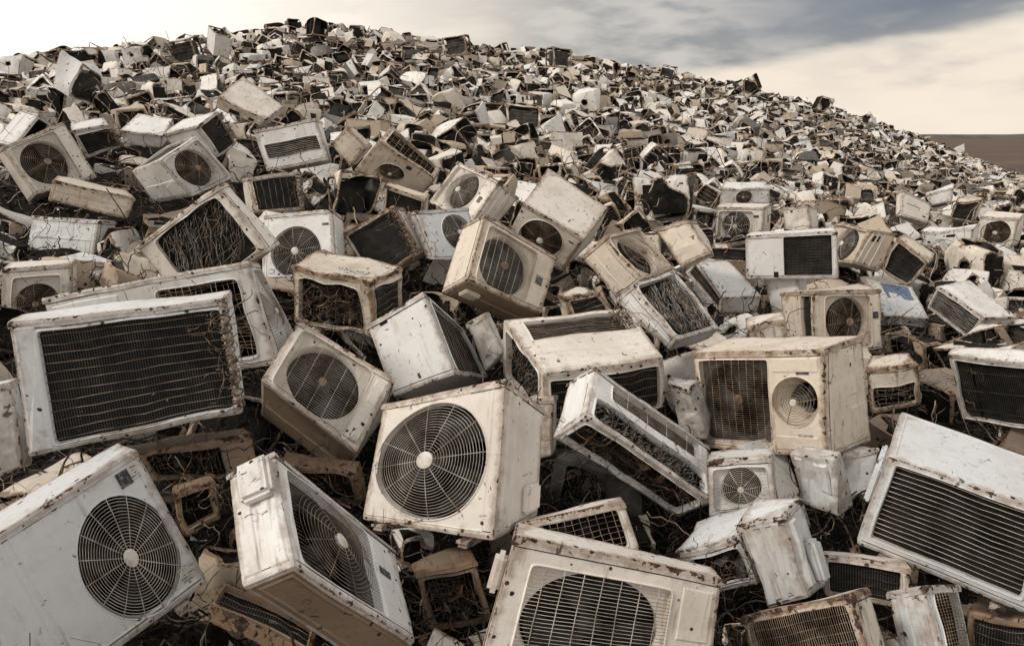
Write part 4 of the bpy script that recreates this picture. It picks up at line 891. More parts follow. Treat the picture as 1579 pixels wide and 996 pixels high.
hero('H22', P_OLD, {'F': [('coil', .04, .05, .93, .95, dict(n=4, sag=.006, bends='r', wr=.0018))]}, 'dark bare coil block with rusty tangled pipe end, left of bluish fan unit', dent=.009, wires='dark')
hero('H23', P_WHITE, {'F': [('round', .12, .03, .82, .79, dict(rings=15, spokes=12, light=1))]}, 'white unit with round fan and white hub partly behind the torn open frame', ribs=[('F', .05, .06, .97, .95, .004)] + RB[:1])
hero('H24', under=True, mat=P_CREAM, feats={'F': [('open', .17, .08, .92, .92, dict(n=70, fins=120, lean=.5)),]}, label='beige frame standing on a corner, front torn open over snarled wires', dent=.010, ribs=[('R', .2, .05, .5, .95, .006)])
hero('H25', P_TAN, {'F': [('coil', .04, .05, .96, .95, dict(n=7, sag=.003))]}, 'small dark finned coil under the tipped tan unit', dent=.006, wires='dark')
hero('H27', under=True, mat=P_OLD, feats={'F': [('open', .09, .04, .86, .84, dict(n=160))], 'R': [('coil', .08, .1, .92, .85, dict(n=6, sag=.008))]}, label='gutted rusty unit with lid caved in and wiring spilling from its open front', dent=.014, stickers=[('T', .5, .1, .85, .4, 'w')])
hero('H28', under=True, mat=P_CREAM, feats={'F': [('mesh', .08, .06, .82, .94, dict(ell=1.16, nv=5, pitch=.012, r=.99, light=1, fan='dark'))]}, label='cream unit tilted down right, square mesh front, right of the bare coil unit',
     ribs=[('F', .86, .55, .97, .90, .004), ('F', .86, .08, .97, .45, .004), ('B', .05, .1, .95, .45, .006)], stickers=[('F', .87, .12, .96, .22, 'k'), ('F', .87, .70, .96, .78, 'w')], dent=.004)
hero('H29', P_WHITE, {'F': [], 'R': [('coil', .10, .06, .92, .94, dict(n=12, axis='v', sag=.002))]}, 'clean blank white box beside centre with dark coil down its right side', dent=.003, stickers=[('F', .20, .90, .32, .985, 'o'), ('F', .46, .1, .50, .16, 'd')])
hero('H30', P_CREAM, {'T': ['v', ('coil', .12, .56, .88, .90, dict(n=8, bends='r'))], 'F': [('coil', .06, .05, .95, .85, dict(n=5, sag=.01))], 'L': [('open', .1, .1, .9, .9, dict(n=50, fins=40))]},
     'wide cream unit with coil strip and blank panel on top, dark open front', dent=.007, ribs=[('T', .03, .04, .97, .24, .005), ('T', .03, .28, .97, .46, .004)])
hero('H31', P_WHITE, {'F': [('open', .05, .05, .95, .95, dict(n=50, fins=150, lean=.2))]}, 'narrow white casing with long open front full of loose silver wires', dent=.008, ribs=[('L', .2, .05, .5, .95, .005)])
hero('H32', P_TAN, {'F': [('spider', .06, .06, .94, .94, dict(rings=13, spokes=8, skip=.35, r=.97, rusthub=1))]}, 'tan unit above the loose wire casing, fan guard half torn away', dent=.008, ribs=[('L', .1, .08, .4, .92, .005)])
hero('H33', P_TAN, {'F': []}, 'crushed beige sheet casing right of the half torn fan guard', dent=.022)
hero('H34', P_WHITE, {'L': [('coil', .06, .08, .94, .90, dict(n=3))]}, 'low clean white box with slim dark grille along its left side, right of centre', dent=.003)
hero('H35', P_WHITE, {'F': [('coil', .42, .08, .94, .95, dict(n=14, sag=.001))]}, 'white unit standing level with blank left panel and dark square coil at right', dent=.002, stickers=[('F', .31, .05, .36, .17, 'o')], wires='dark')
hero('H36', P_CREAM, {'F': [('spider', .06, .04, .78, .90, dict(rings=9, spokes=9, light=1, wr=.003))]}, 'small upright cream fan unit behind the level unit with the dark coil', stickers=[('F', .78, .72, .90, .79, 'k')], lod=.5)
hero('H37', P_WHITE, {'F': [('round', .20, .05, .75, .95, dict(rings=8, spokes=5, wr=.003))]}, 'crumpled white unit with round dark fan on top of the small upright fan unit', dent=.022, lod=.5)
hero('H38', P_CREAM, {'F': []}, 'small upright cream box right of the small upright fan unit', dent=.008, ribs=[('F', .5, .05, .56, .95, .005)], stickers=[('F', .3, .8, .4, .88, 'd')])
hero('H39', P_TAN, {'F': [('spider', .06, .06, .94, .94, dict(rings=12, spokes=5, r=1.0, light=1))]}, 'tan unit with fan end and ribbed side, right of the level coil unit', ribs=RB, dent=.006, stickers=[('R', .2, .70, .45, .86, 'o')])
hero('H40', P_TAN, {'F': [('coil', .03, .04, .97, .96, dict(n=5))]}, 'black finned coil leaning on the tan ribbed unit at the right', dent=.012, wires='dark')
hero('H41', P_CREAM, {'F': []}, 'thin blank cream panel casing with one scored line, right slope', dent=.004, stickers=[('F', .75, .22, .85, .28, 'o'), ('F', .15, .55, .65, .57, 'o')])
hero('H42', P_WHITE, {'F': []}, 'white casing just right of the thin scored panel', dent=.016)
hero('H43', P_OLD, {'F': [('coil', .05, .05, .95, .95, dict(n=3))]}, 'dark tilted coil on the right slope near the white casing', dent=.012, wires='dark')
hero('H44', P_CREAM, {'F': [('round', .10, .10, .90, .92, dict(rings=9, spokes=6, wr=.003, fan='dark'))], 'L': [('open', .15, .1, .85, .9, dict(n=6))]}, 'beige unit with a black round fan near the right edge', dent=.012, lod=.5)
hero('H45', P_WHITE, {'F': []}, 'long white dented casing lying left of the right edge fan unit', dent=.018, stickers=[('F', .5, .55, .68, .72, 'o'), ('F', .1, .3, .16, .42, 'o')])
hero('H46', P_TAN, {'F': [('spider', .16, .08, .84, .91, dict(rings=13, spokes=10, rusthub=1))], 'L': [('coil', .62, .08, .95, .92, dict(n=2, axis='v'))]}, 'upright tan unit with spider web fan guard just behind the big rust-streaked unit',
     stickers=[('F', .86, .55, .94, .66, 'k')], dent=.005)
hero('H47', P_TAN, {'F': [('mesh', .055, .10, .60, .925, dict(sq=1, dk=1, nv=9, pitch=.013, r=1.0)), ('duct', .625, .28, .955, .76, dict(skip=.6, rings=9, spokes=3, fan='grey'))]}, 'big rust-streaked tan unit at right with square mesh and an open round fan duct',
     dent=.004, ribs=[('F', .63, .79, .96, .94, .005), ('F', .63, .05, .95, .20, .005), ('R', .10, .04, .22, .96, .006), ('R', .30, .04, .44, .96, .006), ('R', .52, .5, .72, .9, .010), ('R', .55, .08, .80, .40, .012), ('R', .84, .05, .93, .95, .006)])
hero('H48', P_COOL, {'F': [('coil', .04, .10, .95, .55, dict(n=2))]}, 'bluish white unit with blue patch on its lid, right of spider web unit', dent=.012, stickers=[('T', .30, .52, .88, .93, 'b')])
hero('H49', P_WHITE, {'F': [('coil', .04, .05, .96, .95, dict(n=10, sag=.004, axis='h', light=1))]}, 'white lidded unit with long black coil side tilted down, right side', dent=.004)
hero('H50', P_WHITE, {'F': [('coil', .05, .04, .98, .93, dict(n=3, sag=.002))], 'L': [('open', .1, .08, .9, .92, dict(n=40))]}, 'white framed dark coil at the right edge above the huge white unit', dent=.006, wires='dark')
hero('H51', P_COOL, {'F': [('coil', .07, .125, .93, .955, dict(black=1, n=16, sag=.0012, light=1, wr=.0022))]}, 'huge white unit at the right edge, blank lid above black coil with straight wires', dent=.002, feet=True, lid=False,
     ribs=[('T', .035, .03, .97, .95, .004)], stickers=[], handle=('L', .3, .35, .8, .75, .035))
hero('H53', under=True, mat=P_WHITE, feats={'F': ['v', ('open', .05, .05, .95, .46, dict(n=20, fins=130, lean=.1)), ('mesh', .16, .60, .90, .90, dict(noplate=1, cap=False, nv=4, pitch=.009))], 'B': [('open', .04, .06, .96, .94, dict(n=130))]}, label='narrow white unit tipped to the right, wiring falling out along its underside', dent=.006, ribs=LB, wires='light')
hero('H54', under=True, mat=P_CREAM, feats={'F': [('round', .04, .08, .90, .92, dict(ell=1.22, rings=20, spokes=12, light=1, dome=.03, wr=.0022))]}, label='big cream unit at centre front with large domed round guard and white hub',
     dent=.002, ribs=[('F', .03, .04, .93, .97, .003), ('R', .10, .04, .22, .96, .006), ('R', .28, .04, .40, .96, .006)], feet=True, stickers=[('F', .74, .945, .84, .95, 'k')], handle=('R', .55, .10, .85, .32, .04))
hero('H55', under=True, mat=P_WHITE, feats={'F': [('spider', .06, .08, .72, .92, dict(ell=1.12, rings=13, spokes=9, r=.99, dk=1, wr=.0020))]}, label='white rust-chipped unit at bottom left of centre, tipped up on its end',
     dent=.003, ribs=[('L', .08, .05, .42, .95, .006), ('L', .56, .05, .92, .95, .006), ('F', .74, .62, .95, .92, .005), ('F', .74, .08, .95, .55, .004), ('B', .04, .15, .96, .85, .005)], stickers=[('F', .78, .78, .90, .87, 'k'), ('F', .78, .56, .88, .63, 'k')],
     handle=('L', .30, .60, .95, .95, .05))
hero('H56', P_UNDER, {'T': [('coil', .05, .1, .95, .9, dict(n=4))]}, 'narrow torn base tray under the tipped rust-chipped unit', dent=.010)
hero('H57', P_CREAM, {'F': [('mesh', .115, .10, .765, .85, dict(sq=1, dk=0, ell=1.33, nv=7, pitch=.0135, r=1.0, light=1, cap=False, wr=.0025))]}, 'large cream unit at bottom centre with square wire front and blank service panel',
     dent=.0015, ribs=[('F', .81, .50, .97, .90, .004)], stickers=[('F', .82, .36, .93, .47, 'w')], handle=('L', .3, .6, .8, .85, .05))
hero('H58', P_CREAM, {'F': [('mesh', .05, .06, .92, .90, dict(nv=12, pitch=.022, noplate=1, cap=False))]}, 'small frame with coarse wire grid and pale blade behind the large bottom centre unit', dent=.006)
hero('H59', P_COOL, {'F': []}, 'ribbed white casing standing on end right of the bottom centre unit', dent=.012,
     ribs=[('F', .06, .04, .30, .96, .007), ('F', .40, .04, .60, .96, .007), ('F', .70, .04, .92, .96, .006), ('R', .15, .1, .4, .9, .02)], handle=('R', .45, .1, .85, .6, .05))
hero('H60', P_COOL, {'F': [('open', .2, .05, .95, .8, dict(n=50))]}, 'crushed white casing trailing black cables left of the ribbed upright casing', dent=.020)
hero('H61', P_WHITE, {'F': [('spider', .04, .04, .90, .84, dict(rings=12, spokes=10, light=1))]}, 'small white fan unit wedged below the big rust-streaked unit', dent=.006)
hero('H62', P_COOL, {'F': []}, 'battered white side casing standing right of the wedged small fan unit', dent=.014, ribs=[('F', .08, .05, .3, .95, .008), ('F', .55, .35, .85, .9, .014)])
hero('H63', P_OLD, {'F': [('mesh', .05, .05, .95, .93, dict(nv=46, pitch=.03, noplate=1, cap=False, wr=.002))]}, 'rusty framed unit at the bottom right with fine upright wires', dent=.006)
hero('H64', P_COOL, {'F': [], 'R': [('mesh', .2, .05, .9, .9, dict(nv=8, noplate=1, cap=False))]}, 'narrow rust-spotted white casing right of the rusty framed bottom unit', dent=.008, ribs=[('F', .2, .04, .5, .96, .006)], stickers=[])
hero('H65', P_CREAM, {'F': [('coil', .04, .05, .90, .85, dict(n=4))]}, 'low dark coil frame lying under the huge white right edge unit', dent=.006, wires='dark')
hero('H66', P_WHITE, {'F': []}, 'slim white casing squeezed between blank white box and wide cream unit', dent=.012)
hero('H67', P_WHITE, {'F': []}, 'bent white casing left of the spider web fan unit', dent=.024)
hero('H68', P_OLD, {'F': [('broken', .1, .1, .9, .6, dict(noplate=1, cap=False))], 'R': [('open', .1, .1, .9, .9, dict(n=30))]}, 'crushed brown unit with torn grille right of the big rust-streaked unit', dent=.022)

hero('H71', P_BROWN, {'F': [('open', .1, .1, .7, .85, dict(n=40))]}, 'brown crushed base tray wedged beneath the bare coil unit', dent=.018)
hero('H72', P_COOL, {'F': []}, 'dented grey-white casing end at the left edge, below the bare coil unit', dent=.02, ribs=[('F', .1, .05, .35, .95, .01)])
hero('H73', P_BROWN, {'F': [('open', .1, .1, .9, .85, dict(n=60))]}, 'dark brown gutted casing in the gap left of the bottom centre unit', dent=.024)
hero('H74', M_DARKG, {'F': [('open', .15, .1, .6, .9, dict(n=40, cu=0))]}, 'bent dark grey sheet casing lying below the narrow tipped unit', dent=.028)
hero('H75', P_COOL, {'F': []}, 'small bent grey casing below right corner of the rust-streaked unit', dent=.028)
hero('H76', P_BROWN, {'F': [('coil', .08, .1, .92, .9, dict(n=5))]}, 'dark stained coil unit in the bottom right corner', dent=.02)
hero('H78', P_UNDER, {'F': [('open', .15, .15, .9, .9, dict(n=40))]}, 'small rusty box between the bottom left fan unit and its tipped neighbour', dent=.02)
hero('H79', P_WHITE, {'F': []}, 'crumpled white sheet casing right of the wide cream unit', dent=.03)
hero('H80', P_BROWN, {'F': [('open', .08, .1, .92, .9, dict(n=60))]}, 'stained broken casing under the cream unit that tilts down right', dent=.024)
hero('H81', P_CREAM, {'F': []}, 'dented cream casing wedged behind the big rust-streaked unit at its left', dent=.024)
hero('H82', P_OLD, {'F': [('coil', .1, .1, .9, .9, dict(n=4))]}, 'crushed rusty coil casing right of the large tan unit', dent=.03)
hero('H83', P_CREAM, {'F': []}, 'narrow bent casing between big centre fan unit and wide cream unit', dent=.03)

# ------------------------------------------------------------------ crushed units (the mass of the heap)
def smoothstep(x): x = max(0, min(1, x)); return x * x * (3 - 2 * x)
def crush_variant(seed, mode, lv):
    """an outdoor unit after the press: a buckled sheet shell with its panels gone"""
    rng = random.Random(seed)
    W, D, Hh = (0.78, 0.40, 0.58) if mode not in ('cube', 'fan') else ((0.60, 0.46, 0.52) if mode == 'cube' else (.68, .40, .56))
    jit = {'box': .030, 'fan': .045, 'coil': .040, 'cube': .075, 'torn': .10, 'flat': .08}[mode]
    if mode == 'flat': Hh = .26
    n = (3, 2, 3)
    off = [Vector((rng.uniform(-1, 1), rng.uniform(-1, 1), rng.uniform(-1, 1))) * jit for _ in range(8)]
    bm = bmesh.new(); bmesh.ops.create_cube(bm, size=1.0)
    bmesh.ops.subdivide_edges(bm, edges=list(bm.edges), cuts=2, use_grid_fill=True)
    # openings per face
    nf = {'box': (3, 4), 'fan': (3, 4), 'coil': (3, 4), 'cube': (4, 5), 'torn': (4, 5), 'flat': (3, 4)}[mode]
    dirs = [Vector(d) for d in ((0, -1, 0), (1, 0, 0), (-1, 0, 0), (0, 0, 1), (0, 1, 0), (0, 0, -1))]
    rng.shuffle(dirs)
    if mode in ('fan', 'coil'): dirs.sort(key=lambda d: 0 if abs(d.y) > .5 else 1)
    holes = dirs[:rng.randint(*nf)]
    rim = set()
    for d in holes:
        fs = [f for f in bm.faces if f.normal.dot(d) > .9]
        if not fs: continue
        fs.sort(key=lambda f: (f.calc_center_median() - d * .5).length)
        k = rng.choice((1, 4, 9, 6, 9)) if mode not in ('box', 'fan', 'coil') else 9
        sel = fs[:k]
        r = bmesh.ops.inset_region(bm, faces=sel, thickness={'fan': .13, 'coil': .06, 'box': .07}.get(mode, rng.uniform(.03, .08)), depth=0)
        bmesh.ops.delete(bm, geom=[f for f in sel if f.is_valid], context='FACES')
    bm.normal_update()
    se = Vector((seed * 1.7, seed * 3.1, 0.5)); namp = {'box': .014, 'fan': .018, 'coil': .018, 'cube': .034, 'torn': .055, 'flat': .04}[mode]
    for v_ in bm.verts:
        p = v_.co; fx, fy, fz = p.x + .5, p.y + .5, p.z + .5; o = Vector((0, 0, 0)); q = 0
        for a in (1 - fx, fx):
            for b in (1 - fy, fy):
                for c in (1 - fz, fz): o += off[q] * (a * b * c); q += 1
        p = Vector((p.x * W, p.y * D, p.z * Hh)) + o
        v_.co = p + noise.noise_vector(p * 3.2 + se) * namp * 1.8 + noise.noise_vector(p * 7.5 + se) * namp * .7
    me = bpy.data.meshes.new('tmp'); bm.to_mesh(me); bm.free()
    o = bpy.data.objects.new('tmp', me); COL.objects.link(o)
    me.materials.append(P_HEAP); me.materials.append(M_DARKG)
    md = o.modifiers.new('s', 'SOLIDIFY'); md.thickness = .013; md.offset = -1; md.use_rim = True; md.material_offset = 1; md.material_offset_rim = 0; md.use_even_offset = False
    if lv:
        ms = o.modifiers.new('u', 'SUBSURF'); ms.levels = lv; ms.subdivision_type = 'CATMULL_CLARK'
        for e in me.edges: pass
        cr = me.attributes.new('crease_edge', 'FLOAT', 'EDGE')
        vals = []
        bm2 = bmesh.new(); bm2.from_mesh(me); bm2.edges.ensure_lookup_table()
        for e in bm2.edges:
            c_ = 0.0
            if len(e.link_faces) == 1: c_ = {'fan': .0, 'coil': 1.0, 'box': .9}.get(mode, .55)
            elif len(e.link_faces) == 2 and e.link_faces[0].normal.angle(e.link_faces[1].normal, 0) > .7: c_ = .85 if mode in ('box', 'fan', 'coil') else rng.choice((.2, .5, .8, .8))
            vals.append(c_)
        bm2.free()
        cr.data.foreach_set('value', np.array(vals, np.float32))
    dg = bpy.context.evaluated_depsgraph_get(); ev = o.evaluated_get(dg); m2 = bpy.data.meshes.new_from_object(ev, depsgraph=dg)
    V = np.zeros(len(m2.vertices) * 3, np.float32); m2.vertices.foreach_get('co', V); V = V.reshape(-1, 3)
    F = [tuple(p.vertices) for p in m2.polygons]; M = [p.material_index for p in m2.polygons]
    # boundary distance for the rust: distance from the thin rims and folded corners
    rimv = set()
    for p in m2.polygons:
        if p.area < .0022 * (1 if lv else 2): rimv.update(p.vertices)
    ed = np.full(len(V), .09, np.float32)
    if rimv: ed[list(rimv)] = .012
    bpy.data.objects.remove(o); bpy.data.meshes.remove(me); bpy.data.meshes.remove(m2)
    # inside: dark block, coil remains and opening shade in one colour; torn pipes
    g = G()
    rg = random.Random(seed + 99)
    g.box((rg.uniform(-.08, .08), rg.uniform(-.05, .08), rg.uniform(-.05, .05)), (W * .78, D * .66, Hh * .76), rg.choice((0, 0, 2)), Matrix.Rotation(rg.uniform(-.3, .3), 3, 'Z'))
    if mode in ('fan', 'coil', 'box'):      # remains of the guard across the opening
        for sy in (-1, 1):
            for i in range(5):
                if mode == 'fan': a_ = i * math.pi / 5 + .2; e = Vector((math.cos(a_) * W * .32, 0, math.sin(a_) * Hh * .34)); g.tube([Vector((0, sy * D * .46, 0)) - e, Vector((0, sy * D * .50, 0)), Vector((0, sy * D * .46, 0)) + e], .005, 3, m=1)
                else: z_ = (i - 2) * Hh * .15; g.tube([(-W * .42, sy * D * .46, z_), (0, sy * D * .47, z_ + rg.uniform(-.02, .02)), (W * .42, sy * D * .46, z_)], .004, 3, m=1)
            if mode == 'fan': g.disc((0, sy * D * .52, 0), (1, 0, 0), (0, 0, -sy), .05, 10, 3, .01)
    nw = 5 if lv else 2
    for i in range(nw): g.tube(squiggle(rg, (rg.uniform(-.3, .3) * W, rg.uniform(-.5, .4) * D, rg.uniform(-.3, .4) * Hh), rg.uniform(.15, .5), 0, 6 if lv else 4), rg.uniform(.005, .010), 3, m=1)
    b = len(V); V2 = np.array([tuple(v) for v in g.V], np.float32)
    V = np.vstack([V, V2]); F += [tuple(b + i for i in f) for f in g.F]; M += [{0: 2, 1: 3, 2: 1, 3: 0}[m_] for m_ in g.M]
    ed = np.concatenate([ed, np.full(len(V2), .09, np.float32)])
    return V, F, np.array(M, np.int32), ed

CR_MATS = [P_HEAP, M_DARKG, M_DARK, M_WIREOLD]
LOOKS = []
VAR_HI = []; 
modes = ['torn', 'cube', 'fan', 'box', 'cube', 'flat', 'coil', 'cube', 'fan', 'torn', 'coil', 'torn', 'fan', 'cube', 'box', 'coil', 'cube', 'torn', 'fan', 'cube', 'coil', 'fan', 'torn', 'coil']
for i, md_ in enumerate(modes): VAR_HI.append(crush_variant(101 + i, md_, 1))
VAR_LO = [crush_variant(101 + i, md_, 0) for i, md_ in enumerate(modes)]
TINTS = [('white', (0.80, 0.775, 0.73)), ('cream', (0.76, 0.695, 0.61)), ('grey-white', (0.66, 0.64, 0.605)), ('beige', (0.63, 0.555, 0.46)), ('pale grey', (0.69, 0.685, 0.67)), ('brown-stained', (0.46, 0.37, 0.28)), ('white', (0.78, 0.75, 0.70)), ('cream', (0.74, 0.68, 0.60)), ('dark brown', (0.17, 0.13, 0.10)), ('dark grey', (0.11, 0.105, 0.10))]
MW = {'torn': 'torn shell', 'fan': 'casing with a round dark opening', 'coil': 'casing with a square dark front', 'cube': 'crushed casing', 'box': 'boxy casing with a missing panel', 'flat': 'flattened casing'}

hero_c = np.array([P[0] for P in POSE.values()]); hero_keys = list(POSE)
SHORT = {'H07': 'tilted upper left fan unit', 'H10': 'low bright-topped box', 'H13': 'long cream casing', 'H14': 'coil strip unit', 'H17': 'tipped tan unit', 'H18': 'cream square-fronted unit', 'H19': 'blank-lid round fan unit',
         'H32': 'half torn fan guard', 'H35': 'level dark coil unit', 'H37': 'crumpled round fan unit', 'H38': 'small upright cream box', 'H39': 'tan ribbed unit', 'H41': 'scored panel', 'H44': 'right edge fan unit', 'H45': 'long dented casing',
         'H49': 'black coil side unit', 'H50': 'right edge coil', 'H47': 'big rust-streaked unit', 'H51': 'huge right edge unit', 'H54': 'big centre fan unit', 'H55': 'tipped rust-chipped unit', 'H01': 'bottom left fan unit', 'H02': 'bare coil unit',
         'H24': 'open frame on its corner', 'H21': 'large tan unit', 'H30': 'wide cream unit', 'H27': 'gutted rusty unit', 'H53': 'narrow tipped unit', 'H57': 'bottom centre unit', 'H59': 'ribbed upright casing', 'H05': 'blank left box', 'H34': 'low clean box'}
fwd = np.array([0, math.cos(PITCH), -math.sin(PITCH)]); upv = np.array([0, math.sin(PITCH), math.cos(PITCH)])
def project(P):
    P = np.asarray(P, float); d = P @ fwd
    return np.stack([789.5 + FPX * P[..., 0] / d, 498.0 - FPX * (P @ upv) / d], -1)
LMK = [(k, project(np.array(POSE[k][0])), t_) for k, t_ in SHORT.items()]
def rowcol(px):
    x, y = px
    return x, y
rng = random.Random(77)
hull = []
for k, Pz in POSE.items():
    q = Quaternion(Pz[1]); pts = []
    for a in (-.5, .5):
        for b in (-.5, .5):
            for c in (-.5, .5): pts.append(Vector(Pz[0]) + q @ Vector((a * Pz[2][0], b * Pz[2][1], c * Pz[2][2])))
    pr = project(np.array([tuple(p) for p in pts])); hull.append((k, pr.min(0), pr.max(0), Pz[0][1], min(p.y for p in pts)))
HB = [(h_[1], h_[2], h_[3]) for h_ in hull]
def inpx(p, m=0): return -60 - m < p[0] < 1640 + m and -60 < p[1] < 1100 + m

spots = []           # (x, y, z, size, variant, rotation)
def rand_rot(r, flat=.55):
    q = Quaternion((0, 0, 1), r.uniform(0, 6.283)) @ Quaternion((r.gauss(0, 1), r.gauss(0, 1), r.gauss(0, .3)), 0 if False else r.gauss(0, flat))
    if r.random() < .35: q = q @ Quaternion((1, 0, 0), r.choice((1.57, -1.57, 3.14)))
    return q
# far and middle part of the heap: two loose layers over the body
cell = {}
def far_ok(x, y, z, s, layer):
    key = (int(x / .6), int(y / .6), layer)
    for i in (-1, 0, 1):
        for j in (-1, 0, 1):
            for (a, b, t_) in cell.get((key[0] + i, key[1] + j, layer), ()):
                if (a - x) ** 2 + (b - y) ** 2 < (.40 * (s + t_) * .5 * 1.38) ** 2: return False
    cell.setdefault(key, []).append((x, y, s)); return True
for layer, (tries, dz) in enumerate(((60000, .0), (15000, .17))):
    tx = []; ty = []
    for _ in range(tries):
        Y_ = 7.0 + (68 - 7.0) * rng.random() ** .75
        a = rng.uniform(-.80, .86) ; tx.append(a * Y_); ty.append(Y_)
    tz = np.concatenate([heap_z(np.array(tx[i:i + 4000]), np.array(ty[i:i + 4000])) for i in range(0, tries, 4000)])
    for X_, Y_, Z_ in zip(tx, ty, tz):
        Yr = float(np.interp(X_ / Y_, RA, RID[:, 1]))
        if Y_ > Yr + 2.0 or Z_ < -3.35: continue
        s = rng.uniform(.44, .80)
        if Y_ > 11 and rng.random() < .05: s *= 1.25
        if abs(X_ / Y_) > .66 and rng.random() < .5: continue
        P = np.array((X_, Y_, Z_ + dz + rng.uniform(-.05, .10)))
        if not far_ok(X_, Y_, Z_, s, layer): continue
        px = project(P); rad = .36 * s * FPX / Y_
        bad = False
        for lo, hi, hy in HB:
            if hy < 15 and Y_ < hy + .55 and lo[0] - rad * .7 < px[0] < hi[0] + rad * .7 and lo[1] - rad * .6 < px[1] < hi[1] + rad * .6: bad = True; break
            if abs(Y_ - hy) < .7 and lo[0] - rad * .3 < px[0] < hi[0] + rad * .3 and lo[1] < px[1] < hi[1]: bad = True; break
        if bad: continue
        spots.append((P, s, rng.randrange(len(modes)), rand_rot(rng), rng.randrange(8) if rng.random() < .84 else rng.choice((5, 8, 9, 9))))
# fillers between and under the near units
tx = []; ty = []
for _ in range(7600):
    Y_ = 2.4 + 6.0 * rng.random() ** .8; tx.append(rng.uniform(-1.02, 1.02) * Y_); ty.append(Y_)
tz = heap_z(np.array(tx), np.array(ty)); nearpl = []
for X_, Y_, Z_ in zip(tx, ty, tz):
    s = rng.uniform(.50, .80) if Y_ > 4.5 else rng.uniform(.36, .58)
    P = np.array((X_, Y_, Z_ + rng.uniform(.0, .14)))
    if any((a - X_) ** 2 + (b - Y_) ** 2 < (.42 * (s + c)) ** 2 for a, b, c in nearpl): continue
    px = project(P); rad = .36 * s * FPX / Y_; bad = False
    for lo, hi, hy in HB:
        if Y_ < hy + .42 and lo[0] - rad * .3 < px[0] < hi[0] + rad * .3 and lo[1] - rad * .3 < px[1] < hi[1] + rad * .35: bad = True; break
    dd = np.linalg.norm(hero_c - P, axis=1).min()
    if dd < .40: bad = True
    if bad: continue
    nearpl.append((X_, Y_, s)); spots.append((P, s, rng.randrange(len(modes)), rand_rot(rng), rng.choice((5, 5, 3, 2, 8, 8, rng.randrange(8)))))
# lone units that break the skyline, and other far ones the eye picks out: px, row, size in px, mode wanted, tint
SKY = [(22, 106, 44, 'cube', 2), (70, 100, 36, 'cube', 2), (127, 92, 44, 'torn', 2), (172, 92, 40, 'cube', 2), (215, 82, 42, 'cube', 4), (286, 78, 40, 'box', 2), (318, 98, 42, 'box', 0), (337, 66, 42, 'box', 2), (374, 66, 30, 'cube', 2),
       (397, 58, 26, 'cube', 1), (444, 53, 30, 'cube', 1), (488, 45, 34, 'cube', 1), (549, 54, 36, 'flat', 2), (607, 65, 30, 'cube', 1), (705, 72, 34, 'box', 0), (861, 90, 34, 'box', 1), (941, 104, 28, 'cube', 1),
       (1030, 112, 26, 'cube', 1), (1158, 132, 32, 'cube', 2), (1268, 162, 28, 'cube', 2), (1340, 186, 26, 'cube', 4), (1478, 232, 16, 'cube', 0), (497, 100, 36, 'box', 0), (250, 125, 46, 'cube', 0), (262, 155, 50, 'cube', 0), (125, 125, 60, 'torn', 4),
       (805, 188, 50, 'box', 1), (745, 216, 40, 'torn', 3), (700, 215, 60, 'cube', 0), (845, 208, 50, 'cube', 0), (905, 155, 40, 'cube', 0), (790, 235, 60, 'torn', 1), (1090, 245, 42, 'flat', 0), (1020, 302, 76, 'torn', 2), (543, 308, 90, 'cube', 1), (205, 385, 84, 'torn', 1),
       (880, 466, 70, 'torn', 3), (1520, 545, 120, 'torn', 1), (1460, 320, 40, 'cube', 2), (180, 250, 70, 'torn', 0), (240, 300, 50, 'torn', 0), (1080, 375, 70, 'flat', 1), (395, 190, 50, 'torn', 4), (950, 300, 46, 'torn', 1), (20, 310, 60, 'torn', 2), (470, 275, 44, 'cube', 0),
       (860, 290, 40, 'cube', 0), (1400, 440, 70, 'torn', 2), (1500, 410, 80, 'torn', 1), (1555, 440, 70, 'cube', 3), (1560, 480, 60, 'torn', 2), (740, 530, 50, 'torn', 1), (360, 690, 80, 'cube', 3), (10, 640, 90, 'torn', 2), (1310, 680, 70, 'torn', 2), (830, 640, 80, 'torn', 4), (975, 740, 70, 'flat', 2), (1250, 590, 10, 'cube', 0)]
SKYN = {}
for si, (px_, py_, sz, mode_, ti) in enumerate(SKY):
    if sz < 12: continue
    dirv = fwd + np.array([1, 0, 0]) * (px_ - 789.5) / FPX + upv * (498.0 - py_) / FPX; dirv = dirv / dirv[1]
    sreal = .66 if sz < 60 else .62
    Y_ = min(sreal * FPX / sz, float(np.interp((px_ - 789.5) / FPX, RA, RID[:, 1])) + .3)
    P = dirv * Y_; s = sz * Y_ / FPX / .74
    cand = [i for i, m_ in enumerate(modes) if m_ == mode_]; r2 = random.Random(1000 + si)
    q = rand_rot(r2, .35)
    # give way to this one
    spots = [sp for sp in spots if np.linalg.norm(sp[0] - P) > .30 * (s + sp[1]) or sp[0][2] < P[2] - .3]
    spots.append((P, s, r2.choice(cand), q, ti)); SKYN[id(spots[-1][0])] = si

# the largest in the picture stay individuals; the rest is one mass
def size_px(sp): return sp[1] * FPX / sp[0][1]
